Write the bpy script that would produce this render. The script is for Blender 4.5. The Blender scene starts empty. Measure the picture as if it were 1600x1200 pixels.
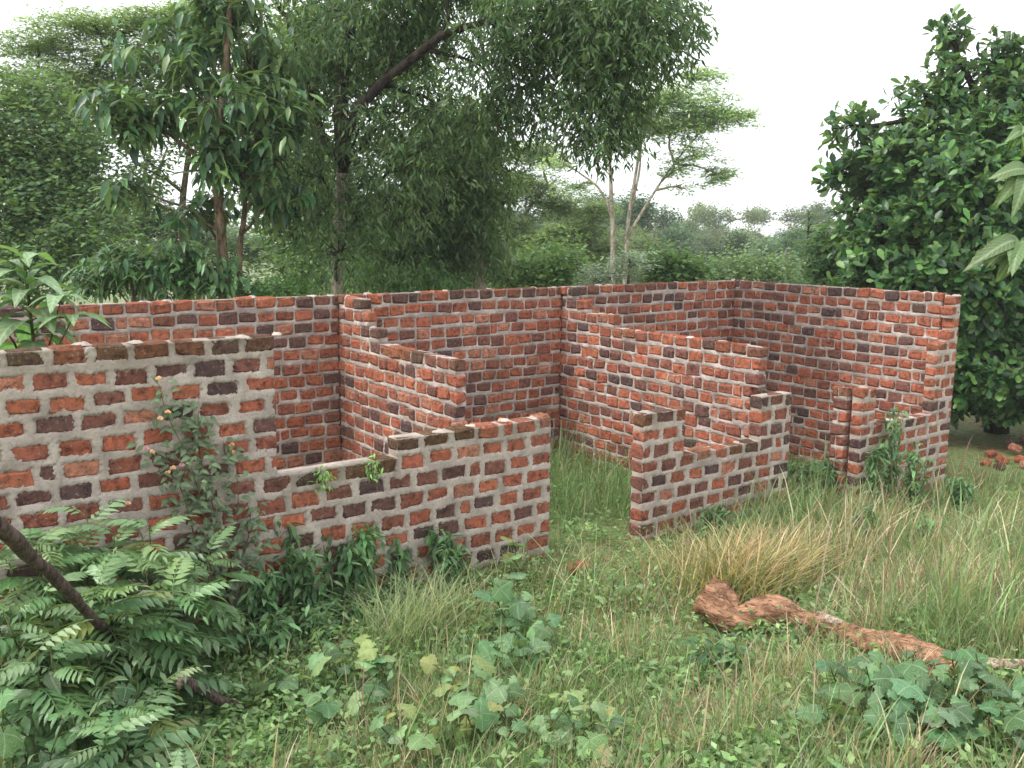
import bpy, math, random
import numpy as np
from mathutils import Matrix, Vector

rng = np.random.default_rng(7)
random.seed(7)
SC = bpy.context.scene
COL = SC.collection

# ------------------------------------------------------------------ camera
CAMZ = 2.83
FPX = 1475.85
CR = np.array([0.99994521, 0.0017095, 0.01032756])
CU = np.array([-0.01046809, 0.16329658, 0.98652149])
CF = np.array([0.0, 0.98657554, -0.16330553])
cam_d = bpy.data.cameras.new('camera')
cam_d.sensor_width = 36.0
cam_d.lens = 36.0 * FPX / 1600.0
cam_d.clip_start = 0.05
cam_d.clip_end = 5000.0
cam = bpy.data.objects.new('camera', cam_d)
COL.objects.link(cam)
cam.matrix_world = Matrix(((CR[0], CU[0], -CF[0], 0), (CR[1], CU[1], -CF[1], 0), (CR[2], CU[2], -CF[2], CAMZ), (0, 0, 0, 1)))
SC.camera = cam

# ------------------------------------------------------------------ world and sun (bright overcast)
SUN_EL, SUN_AZ = math.radians(52), math.radians(-112)     # azimuth from +Y towards +X
world = bpy.data.worlds.new('World')
SC.world = world
world.use_nodes = True
wn = world.node_tree
wn.nodes.clear()
w_out = wn.nodes.new('ShaderNodeOutputWorld')
w_bg = wn.nodes.new('ShaderNodeBackground')
w_sky = wn.nodes.new('ShaderNodeTexSky')
w_sky.sky_type = 'NISHITA'
w_sky.sun_disc = False
w_sky.sun_elevation = SUN_EL
w_sky.sun_rotation = SUN_AZ
w_sky.air_density = 1.0
w_sky.dust_density = 3.0
w_hs = wn.nodes.new('ShaderNodeHueSaturation')
w_hs.inputs['Saturation'].default_value = 0.18
w_mix = wn.nodes.new('ShaderNodeMix')
w_mix.data_type = 'RGBA'
w_mix.inputs[0].default_value = 0.6                       # cloud cover evens the sky out
w_mix.inputs[7].default_value = (9.6, 9.9, 10.4, 1)
wn.links.new(w_sky.outputs[0], w_hs.inputs['Color'])
wn.links.new(w_hs.outputs[0], w_mix.inputs[6])
wn.links.new(w_mix.outputs[2], w_bg.inputs[0])
w_bg.inputs[1].default_value = 0.12
wn.links.new(w_bg.outputs[0], w_out.inputs[0])
sun_d = bpy.data.lights.new('sun', 'SUN')
sun_d.energy = 1.4
sun_d.angle = math.radians(14)
sun_d.color = (1.0, 0.95, 0.88)
sun = bpy.data.objects.new('sun', sun_d)
COL.objects.link(sun)
sdir = Vector((math.sin(SUN_AZ) * math.cos(SUN_EL), math.cos(SUN_AZ) * math.cos(SUN_EL), math.sin(SUN_EL)))
sun.rotation_euler = sdir.to_track_quat('Z', 'Y').to_euler()
sun.location = (0, 0, 60)
SC.view_settings.view_transform = 'Standard'
SC.view_settings.look = 'None'
SC.view_settings.gamma = 1.0
SC.view_settings.use_curve_mapping = False
SC.view_settings.exposure = 1.1
SC.cycles.max_bounces = 6
SC.cycles.diffuse_bounces = 4
SC.cycles.glossy_bounces = 2
SC.cycles.transmission_bounces = 3
SC.cycles.transparent_max_bounces = 4
SC.cycles.volume_bounces = 1
SC.render.filter_size = 1.6

# ------------------------------------------------------------------ helpers
def lin(c):
    c = np.asarray(c, float) / 255.0
    return np.where(c <= 0.04045, c / 12.92, ((c + 0.055) / 1.055) ** 2.4)

def at(px, py, depth):
    d = (px - 800) / FPX * CR - (py - 600) / FPX * CU + CF
    return np.array([0, 0, CAMZ]) + d * (depth / d[1])

TH = 0.934274960
U = np.array([math.sin(TH), math.cos(TH), 0.0])
V = np.array([-math.cos(TH), math.sin(TH), 0.0])

def sm(a, b, x):
    t = np.clip((x - a) / (b - a), 0, 1)
    return t * t * (3 - 2 * t)

def wav(x, y, s=1.0, seed=0.0):
    x = x / s + seed * 3.17
    y = y / s - seed * 1.73
    return (np.sin(1.3 * x + 2.1 * np.sin(0.7 * y + seed)) + np.sin(1.7 * y + 1.6 * np.sin(1.1 * x + 1.3)) + np.sin(2.3 * x - 1.9 * y + seed) + 0.6 * np.sin(4.1 * x + 3.3 * y)) / 3.6

def gz(x, y):
    x = np.asarray(x, float); y = np.asarray(y, float)
    u = U[0] * x + U[1] * y
    v = V[0] * x + V[1] * y
    z = 1.15 * (1 - sm(-1.5, 5.6, v))
    z = z - 0.078 * np.clip(u - 5.4, 0, 8)
    r = np.hypot(x, y)
    fall = np.clip(v - 11.0, 0, None)
    z = z - 8.5 * (1 - np.exp(-fall / 55.0)) * sm(0, 12, fall)
    z = z + 0.05 * wav(x, y, 1.1, 1) * sm(1.0, 3, r) * (1 - sm(15, 40, r)) + 0.018 * wav(x, y, 0.33, 2) * (1 - sm(10, 20, r))
    z = z + 1.6 * wav(x, y, 38, 3) * sm(35, 120, r) + 10 * wav(x, y, 260, 4) * sm(180, 700, r) + 9 * sm(150, 900, r)
    return z

def obj(name, me, mat=None, parent=None):
    o = bpy.data.objects.new(name, me)
    COL.objects.link(o)
    if mat is not None and me is not None and len(me.materials) == 0:
        me.materials.append(mat)
    if parent is not None:
        o.parent = parent
    return o

def thing(name, label, cat, loc=(0, 0, 0), group=None):
    o = bpy.data.objects.new(name, None)
    COL.objects.link(o)
    o.location = loc
    o.empty_display_size = 0.1
    o['label'] = label
    o['category'] = cat
    if group:
        o['group'] = group
    return o

def mesh(name, verts, faces, smooth=False, col=None):
    """verts (N,3); faces: (M,k) int array or list of such arrays; col: (N,3) point colours"""
    verts = np.asarray(verts, np.float32)
    fl = faces if isinstance(faces, (list, tuple)) else [faces]
    fl = [np.asarray(f, np.int32) for f in fl if len(f)]
    me = bpy.data.meshes.new(name)
    me.vertices.add(len(verts))
    me.vertices.foreach_set('co', verts.ravel())
    loops = np.concatenate([f.ravel() for f in fl])
    sizes = np.concatenate([np.full(len(f), f.shape[1], np.int32) for f in fl])
    starts = np.concatenate([[0], np.cumsum(sizes)[:-1]]).astype(np.int32)
    me.loops.add(len(loops))
    me.loops.foreach_set('vertex_index', loops)
    me.polygons.add(len(sizes))
    me.polygons.foreach_set('loop_start', starts)
    me.polygons.foreach_set('loop_total', sizes)
    if smooth:
        me.polygons.foreach_set('use_smooth', np.ones(len(sizes), bool))
    if col is not None:
        a = me.color_attributes.new('Col', 'FLOAT_COLOR', 'POINT')
        c4 = np.ones((len(verts), 4), np.float32)
        c4[:, :3] = col
        a.data.foreach_set('color', c4.ravel())
    me.update()
    return me

def nrm(a):
    return a / np.maximum(np.linalg.norm(a, axis=-1, keepdims=True), 1e-9)

def tube_arrays(pts, rad, sides=7, wob=0.0, cap=True):
    pts = np.asarray(pts, float); rad = np.asarray(rad, float)
    n = len(pts)
    t = nrm(np.gradient(pts, axis=0))
    ref = np.array([0.0, 0, 1]) if abs(t[0][2]) < 0.9 else np.array([1.0, 0, 0])
    a = nrm(np.cross(t, ref)); b = np.cross(t, a)
    ang = np.arange(sides) * 2 * math.pi / sides
    r = rad[:, None] * (1 + wob * rng.normal(size=(n, sides)))
    v = pts[:, None, :] + r[..., None] * (np.cos(ang)[None, :, None] * a[:, None, :] + np.sin(ang)[None, :, None] * b[:, None, :])
    v = v.reshape(-1, 3)
    i = np.arange(n - 1)[:, None] * sides; j = np.arange(sides)[None, :]; k = (j + 1) % sides
    q = np.stack([i + j, i + k, i + sides + k, i + sides + j], -1).reshape(-1, 4)
    if cap:
        v = np.vstack([v, pts[:1], pts[-1:]])
        m = n * sides
        tri = np.concatenate([np.stack([np.full(sides, m), (np.arange(sides) + 1) % sides, np.arange(sides)], -1),
                              np.stack([np.full(sides, m + 1), (n - 1) * sides + np.arange(sides), (n - 1) * sides + (np.arange(sides) + 1) % sides], -1)])
        return v, q, tri
    return v, q, np.zeros((0, 3), int)

def tubes_mesh(name, items, sides=7, wob=0.0):
    V_, Q_, T_ = [], [], []
    off = 0
    for pts, rad in items:
        v, q, t = tube_arrays(pts, rad, sides, wob)
        V_.append(v); Q_.append(q + off); T_.append(t + off); off += len(v)
    return mesh(name, np.vstack(V_), [np.vstack(Q_), np.vstack(T_)], True)

def curve_pts(p0, p1, n=6, sag=0.0, wob=0.0):
    p0 = np.asarray(p0, float); p1 = np.asarray(p1, float)
    t = np.linspace(0, 1, n)[:, None]
    p = p0 + (p1 - p0) * t
    L = np.linalg.norm(p1 - p0)
    p[:, 2] += (sag * L * 4 * t * (1 - t))[:, 0]
    if wob:
        w = rng.normal(size=(n, 3)) * wob * L
        w[0] = 0; w[-1] = 0
        p = p + w
    return p

def smooth_line(pts, n=24):
    pts = np.asarray(pts, float)
    k = len(pts); out = []
    P = np.vstack([2 * pts[0] - pts[1], pts, 2 * pts[-1] - pts[-2]])
    for s in np.linspace(0, k - 1 - 1e-6, n):
        i = int(s); t = s - i
        a, b, c, d = P[i], P[i + 1], P[i + 2], P[i + 3]
        out.append(0.5 * (2 * b + (c - a) * t + (2 * a - 5 * b + 4 * c - d) * t * t + (3 * b - a - 3 * c + d) * t ** 3))
    return np.array(out)

# ------------------------------------------------------------------ materials
def new_mat(name):
    m = bpy.data.materials.new(name)
    m.use_nodes = True
    nt = m.node_tree
    nt.nodes.clear()
    return m, nt, nt.nodes.new('ShaderNodeOutputMaterial')

def nd(nt, typ, **kw):
    n = nt.nodes.new(typ)
    for k, v in kw.items():
        setattr(n, k, v)
    return n

def mixc(nt, fac, a, b, mode='MIX'):
    n = nd(nt, 'ShaderNodeMix', data_type='RGBA', blend_type=mode)
    for idx, val in ((0, fac), (6, a), (7, b)):
        if hasattr(val, 'links') or isinstance(val, bpy.types.NodeSocket):
            nt.links.new(val, n.inputs[idx])
        elif idx == 0:
            n.inputs[0].default_value = val
        else:
            n.inputs[idx].default_value = (*[float(x) for x in val], 1)
    return n.outputs[2]

def noise(nt, scale, detail=3, rough=0.55, coord=None, dist=0.0):
    n = nd(nt, 'ShaderNodeTexNoise')
    n.inputs['Scale'].default_value = scale
    n.inputs['Detail'].default_value = detail
    n.inputs['Roughness'].default_value = rough
    n.inputs['Distortion'].default_value = dist
    if coord is not None:
        nt.links.new(coord, n.inputs['Vector'])
    return n.outputs[0]

def ramp(nt, fac, stops):
    n = nd(nt, 'ShaderNodeValToRGB')
    el = n.color_ramp.elements
    while len(el) < len(stops):
        el.new(0.5)
    for e, (p, c) in zip(el, stops):
        e.position = p
        e.color = (*[float(x) for x in (c if hasattr(c, '__len__') else (c, c, c))], 1)
    nt.links.new(fac, n.inputs[0])
    return n.outputs[0]

def bump(nt, h, strength, dist):
    n = nd(nt, 'ShaderNodeBump')
    n.inputs['Strength'].default_value = strength
    n.inputs['Distance'].default_value = dist
    nt.links.new(h, n.inputs['Height'])
    return n.outputs[0]

def principled(nt, out, col, rough=0.8, spec=0.3, normal=None):
    p = nd(nt, 'ShaderNodeBsdfPrincipled')
    if isinstance(col, bpy.types.NodeSocket):
        nt.links.new(col, p.inputs['Base Color'])
    else:
        p.inputs['Base Color'].default_value = (*[float(x) for x in col], 1)
    if isinstance(rough, bpy.types.NodeSocket):
        nt.links.new(rough, p.inputs['Roughness'])
    else:
        p.inputs['Roughness'].default_value = rough
    p.inputs['Specular IOR Level'].default_value = spec
    if normal is not None:
        nt.links.new(normal, p.inputs['Normal'])
    nt.links.new(p.outputs[0], out.inputs[0])
    return p

def weather(nt, P, c):
    # rain runs and blotches of grime that cross bricks and joints alike
    mp = nd(nt, 'ShaderNodeMapping')
    mp.inputs['Scale'].default_value = (5, 5, 0.8)
    nt.links.new(P, mp.inputs[0])
    run = ramp(nt, noise(nt, 1.5, 5, 0.7, mp.outputs[0]), [(0.54, 0.0), (0.7, 0.28)])
    c = mixc(nt, run, c, lin((84, 76, 62)))
    blot = ramp(nt, noise(nt, 1.7, 5, 0.65, P), [(0.53, 0.0), (0.7, 0.28)])
    return mixc(nt, blot, c, lin((78, 68, 60)))

def brick_material():
    m, nt, out = new_mat('fired_clay_brick')
    geo = nd(nt, 'ShaderNodeNewGeometry')
    oi = nd(nt, 'ShaderNodeObjectInfo')
    P = geo.outputs['Position']
    n1 = noise(nt, 21, 6, 0.7, P)
    n2 = noise(nt, 60, 4, 0.7, P)
    n3 = noise(nt, 30, 5, 0.7, P)
    c = oi.outputs['Color']
    c = mixc(nt, 0.9, c, ramp(nt, n1, [(0.34, lin((104, 98, 102))), (0.47, lin((214, 208, 206))), (0.58, lin((255, 246, 236))), (0.68, lin((255, 226, 196)))]), 'MULTIPLY')
    c = mixc(nt, ramp(nt, n3, [(0.54, 0.0), (0.66, 0.7)]), c, lin((92, 64, 58)))            # scorched patches
    c = mixc(nt, ramp(nt, n2, [(0.3, 0.5), (0.48, 0.0)]), c, lin((88, 52, 44)))              # pits
    c = mixc(nt, ramp(nt, noise(nt, 34, 5, 0.75, P), [(0.57, 0.0), (0.7, 0.6)]), c, lin((172, 158, 146)))   # cement smears
    c = weather(nt, P, c)
    b = bump(nt, noise(nt, 45, 6, 0.75, P), 0.9, 0.012)
    principled(nt, out, c, 0.92, 0.15, b)
    return m

def mortar_material(name, base, pale):
    m, nt, out = new_mat(name)
    geo = nd(nt, 'ShaderNodeNewGeometry')
    P = geo.outputs['Position']
    at_ = nd(nt, 'ShaderNodeAttribute', attribute_name='Col')
    n1 = noise(nt, 6, 5, 0.6, P)
    n2 = noise(nt, 50, 4, 0.7, P)
    c = ramp(nt, n1, [(0.3, lin(base) * 0.72), (0.5, lin(base)), (0.7, lin(pale))])
    c = mixc(nt, ramp(nt, n2, [(0.3, 0.55), (0.5, 0.0)]), c, lin(base) * 0.5)
    sep = nd(nt, 'ShaderNodeSeparateColor')
    nt.links.new(at_.outputs[0], sep.inputs[0])
    mul = nd(nt, 'ShaderNodeMath', operation='MULTIPLY')
    nt.links.new(sep.outputs[0], mul.inputs[0])
    nt.links.new(ramp(nt, noise(nt, 5, 4, 0.6, P), [(0.35, 0.1), (0.65, 1.0)]), mul.inputs[1])
    c = mixc(nt, mul.outputs[0], c, lin((96, 90, 64)))                                       # algae stain at the wet tops
    c = weather(nt, P, c)
    b = bump(nt, noise(nt, 70, 6, 0.75, P), 0.8, 0.012)
    principled(nt, out, c, 0.95, 0.12, b)
    return m

def leaf_material(name, source='attr', trans=0.36, rough=0.5, spec=0.28, veins=0.0):
    m, nt, out = new_mat(name)
    if source == 'attr':
        c = mixc(nt, 1.0, nd(nt, 'ShaderNodeAttribute', attribute_name='Col').outputs[0], nd(nt, 'ShaderNodeObjectInfo').outputs['Color'], 'MULTIPLY')
    else:
        c = nd(nt, 'ShaderNodeObjectInfo').outputs['Color']
    geo = nd(nt, 'ShaderNodeNewGeometry')
    n1 = noise(nt, 14 if source == 'attr' else 30, 3, 0.6, geo.outputs['Position'])
    c = mixc(nt, 0.7, c, ramp(nt, n1, [(0.25, (0.55, 0.6, 0.55)), (0.6, (1, 1, 1)), (0.8, (1.25, 1.15, 0.9))]), 'MULTIPLY')
    back = mixc(nt, 0.35, c, lin((150, 165, 130)))
    c = mixc(nt, geo.outputs['Backfacing'], c, back)
    b = None
    if veins:
        b = bump(nt, noise(nt, 40, 3, 0.6, geo.outputs['Position']), veins, 0.01)
    p = principled(nt, out, c, rough, spec, b)
    tr = nd(nt, 'ShaderNodeBsdfTranslucent')
    ct = mixc(nt, 1.0, c, (1.25, 1.35, 0.6), 'MULTIPLY')
    nt.links.new(ct, tr.inputs[0])
    mx = nd(nt, 'ShaderNodeMixShader')
    mx.inputs[0].default_value = trans
    nt.links.new(p.outputs[0], mx.inputs[1])
    nt.links.new(tr.outputs[0], mx.inputs[2])
    nt.links.new(mx.outputs[0], out.inputs[0])
    return m

def veined_leaf(name, mode):
    m = leaf_material(name, 'object', 0.3, 0.5, 0.3, 0.3)
    nt = m.node_tree
    tc = nd(nt, 'ShaderNodeTexCoord')
    sp = nd(nt, 'ShaderNodeSeparateXYZ')
    nt.links.new(tc.outputs['Object'], sp.inputs[0])
    def mt(op, a, b=None):
        n = nd(nt, 'ShaderNodeMath', operation=op)
        for i, v in enumerate((a, b)):
            if v is None:
                continue
            if isinstance(v, bpy.types.NodeSocket):
                nt.links.new(v, n.inputs[i])
            else:
                n.inputs[i].default_value = v
        return n.outputs[0]
    ay = mt('ABSOLUTE', sp.outputs[1])
    if mode == 'palmate':
        th = mt('ARCTAN2', sp.outputs[1], sp.outputs[0])
        h = mt('ABSOLUTE', mt('SINE', mt('MULTIPLY', th, 2.25)))
        rr = mt('SQRT', mt('ADD', mt('MULTIPLY', sp.outputs[0], sp.outputs[0]), mt('MULTIPLY', ay, ay)))
        main = mt('MULTIPLY', h, mt('ADD', rr, 0.05))
        side = mt('ABSOLUTE', mt('SINE', mt('ADD', mt('MULTIPLY', rr, 26.0), mt('MULTIPLY', h, -7.0))))
    else:
        main = mt('MULTIPLY', ay, 2.0)
        side = mt('ABSOLUTE', mt('SINE', mt('MULTIPLY', mt('SUBTRACT', sp.outputs[0], mt('MULTIPLY', ay, 0.9)), 26.0 if mode == 'pinnate' else 40.0)))
    vm = ramp(nt, main, [(0.02, 0.55), (0.07, 0.0)])
    vs = ramp(nt, side, [(0.05, 0.32), (0.22, 0.0)])
    fac = mixc(nt, 1.0, vm, vs, 'ADD')
    p = next(n for n in nt.nodes if n.type == 'BSDF_PRINCIPLED')
    src = p.inputs['Base Color'].links[0].from_socket
    lt = mixc(nt, 0.55, src, lin((196, 208, 170)))
    hl = mixc(nt, 0.35, src, (0.0, 0.0, 0.0))
    bl = mixc(nt, ramp(nt, side, [(0.3, 0.0), (0.9, 0.6)]), src, hl)
    nt.links.new(mixc(nt, fac, bl, lt), p.inputs['Base Color'])
    return m

def bark_material(name, dark, light, scale=9.0, strength=0.8, along=None):
    m, nt, out = new_mat(name)
    tc = nd(nt, 'ShaderNodeNewGeometry')
    mp = nd(nt, 'ShaderNodeMapping')
    mp.inputs['Scale'].default_value = (1, 1, 0.3)
    if along is not None:
        mp.vector_type = 'TEXTURE'
        mp.inputs['Rotation'].default_value = (0, 0, along)
        mp.inputs['Scale'].default_value = (5, 1, 1)
    nt.links.new(tc.outputs['Position'], mp.inputs[0])
    n1 = noise(nt, scale, 6, 0.65, mp.outputs[0], 0.6)
    n2 = noise(nt, scale * 4, 4, 0.7, mp.outputs[0])
    c = ramp(nt, n1, [(0.36, lin(dark)), (0.62, lin(light))])
    c = mixc(nt, ramp(nt, n2, [(0.38, 0.75), (0.5, 0.0)]), c, lin(dark) * 0.5)
    principled(nt, out, c, 0.9, 0.15, bump(nt, n2, strength, 0.03))
    return m

def ground_material():
    m, nt, out = new_mat('earth_and_short_growth')
    geo = nd(nt, 'ShaderNodeNewGeometry')
    P = geo.outputs['Position']
    n1 = noise(nt, 0.9, 6, 0.6, P, 0.4)
    n2 = noise(nt, 12, 6, 0.7, P)
    soil = ramp(nt, n2, [(0.3, lin((84, 62, 46))), (0.55, lin((124, 98, 74))), (0.75, lin((150, 128, 100)))])
    green = ramp(nt, n2, [(0.3, lin((70, 80, 48))), (0.55, lin((112, 122, 78))), (0.75, lin((146, 146, 106)))])
    c = mixc(nt, ramp(nt, n1, [(0.30, 0.0), (0.46, 1.0)]), soil, green)
    principled(nt, out, c, 0.95, 0.1, bump(nt, n2, 0.8, 0.03))
    return m

M_BRICK = brick_material()
M_MORT_F = mortar_material('grey_flush_mortar', (178, 164, 153), (200, 187, 175))
M_MORT_I = mortar_material('rough_inner_mortar', (172, 158, 150), (206, 193, 184))
M_LEAF = leaf_material('leaf', 'attr')
M_LEAF_GLOSS = leaf_material('glossy_leaf', 'attr', 0.25, 0.36, 0.42)
M_LEAF_OBJ = leaf_material('broad_leaf', 'object', 0.26, 0.36, 0.5, 0.35)
M_VEIN_PALM = veined_leaf('palmate_veined_leaf', 'palmate')
M_VEIN_PIN = veined_leaf('pinnate_veined_leaf', 'pinnate')
M_VEIN_RIB = veined_leaf('ribbed_veined_leaf', 'ribbed')
M_GRASS = leaf_material('grass_blade', 'attr', 0.35, 0.6, 0.25)
M_BARK_PALE = bark_material('pale_bark', (120, 108, 96), (190, 178, 162))
M_BARK_DARK = bark_material('dark_bark', (34, 30, 28), (72, 63, 56))
M_BARK_MID = bark_material('brown_bark', (72, 60, 48), (132, 114, 92))
M_STEM = bark_material('green_stem', (60, 70, 40), (108, 116, 70), 20)
M_LOG = bark_material('decayed_red_log', (112, 80, 62), (198, 152, 120), 16, 1.0, math.radians(-35))
M_LOG_PALE = bark_material('bare_pale_wood', (140, 118, 98), (214, 196, 174), 14, 0.8)
M_POLE = bark_material('grey_brown_branch_bark', (70, 57, 54), (128, 110, 102), 24, 1.0)
M_GROUND = ground_material()

# ------------------------------------------------------------------ ground: one sheet out to the horizon
def build_ground():
    nr, na = 210, 360
    r = np.concatenate([[0.0], np.geomspace(0.6, 900, nr)])
    fine = np.linspace(0, 2 * math.pi, na, endpoint=False)
    R_, A_ = np.meshgrid(r[1:], fine, indexing='ij')
    x = (R_ * np.sin(A_)).ravel(); y = (R_ * np.cos(A_)).ravel()
    v = np.column_stack([x, y, gz(x, y)])
    v = np.vstack([v, [[0, 0, float(gz(0, 0))]]])
    i = np.arange(nr - 1)[:, None] * na; j = np.arange(na)[None, :]; k = (j + 1) % na
    q = np.stack([i + j, i + k, i + na + k, i + na + j], -1).reshape(-1, 4)
    t = np.stack([np.full(na, nr * na), (np.arange(na) + 1) % na, np.arange(na)], -1)
    o = obj('ground', mesh('ground', v, [q, t], True), M_GROUND)
    o['kind'] = 'structure'
    o['label'] = 'earth and short growth sloping down from the camera to the walls'
build_ground()

# ------------------------------------------------------------------ brick walls
ZT = 2.07
CH = 0.1465

def brick_meshes(n=18):
    out = []
    for k in range(n):
        vs = []
        bv = 0.07
        V_ = []
        F_ = []
        # chamfered box: three verts per corner
        idx = {}
        for sx in (-1, 1):
            for sy in (-1, 1):
                for sz in (-1, 1):
                    j = np.array([rng.normal() * 0.016, rng.normal() * 0.03, rng.normal() * 0.045])
                    b = np.array([0.07, 0.11, 0.14]) * rng.uniform(0.4, 1.9)
                    c = np.array([sx, sy, sz]) * 0.5 + j
                    for ax in range(3):
                        p = c.copy()
                        for a2 in range(3):
                            if a2 != ax:
                                p[a2] -= np.sign((sx, sy, sz)[a2]) * b[a2]
                        idx[(sx, sy, sz, ax)] = len(V_)
                        V_.append(p)
        S = (-1, 1)
        quads, tris = [], []
        for ax in range(3):
            o1, o2 = [a for a in range(3) if a != ax]
            for s in S:
                f = []
                for (p, q) in ((-1, -1), (1, -1), (1, 1), (-1, 1)):
                    key = [0, 0, 0]
                    key[ax] = s; key[o1] = p; key[o2] = q
                    f.append(idx[(*key, ax)])
                quads.append(f)
        for ax in range(3):                       # edges along ax
            o1, o2 = [a for a in range(3) if a != ax]
            for p in S:
                for q in S:
                    f = []
                    for (s, w) in ((-1, o1), (1, o1), (1, o2), (-1, o2)):
                        key = [0, 0, 0]
                        key[ax] = s; key[o1] = p; key[o2] = q
                        f.append(idx[(*key, w)])
                    quads.append(f)
        for sx in S:
            for sy in S:
                for sz in S:
                    tris.append([idx[(sx, sy, sz, a)] for a in range(3)])
        me = bpy.data.meshes.new('brick')
        me.from_pydata([tuple(p) for p in V_], [], quads + tris)
        import bmesh
        bm = bmesh.new(); bm.from_mesh(me)
        bmesh.ops.recalc_face_normals(bm, faces=bm.faces)
        bm.to_mesh(me); bm.free()
        me.materials.append(M_BRICK)
        out.append(me)
    return out
BRICKS = brick_meshes()

PAL = [((183, 112, 86), 26), ((171, 101, 79), 21), ((153, 95, 79), 17), ((132, 89, 79), 14), ((110, 81, 77), 10), ((92, 74, 75), 6), ((190, 131, 108), 9)]
PALW = np.array([w for _, w in PAL], float); PALW /= PALW.sum()
def brick_colour(moss=0.0, dark=0.0):
    w = PALW.copy()
    if dark:
        w[3:6] *= math.exp(dark)
        w /= w.sum()
    c = lin(PAL[rng.choice(len(PAL), p=w)][0]) * rng.uniform(0.85, 1.15)
    if moss > 0:
        c = c * (1 - moss) + lin((78, 72, 48)) * moss
    return c

def brick_object(parent, inv, Mw, colr):
    o = bpy.data.objects.new('brick', BRICKS[rng.integers(len(BRICKS))])
    COL.objects.link(o)
    o.parent = parent
    o.matrix_basis = inv @ Mw
    o.color = (float(colr[0]), float(colr[1]), float(colr[2]), 1)
    return o

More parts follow.
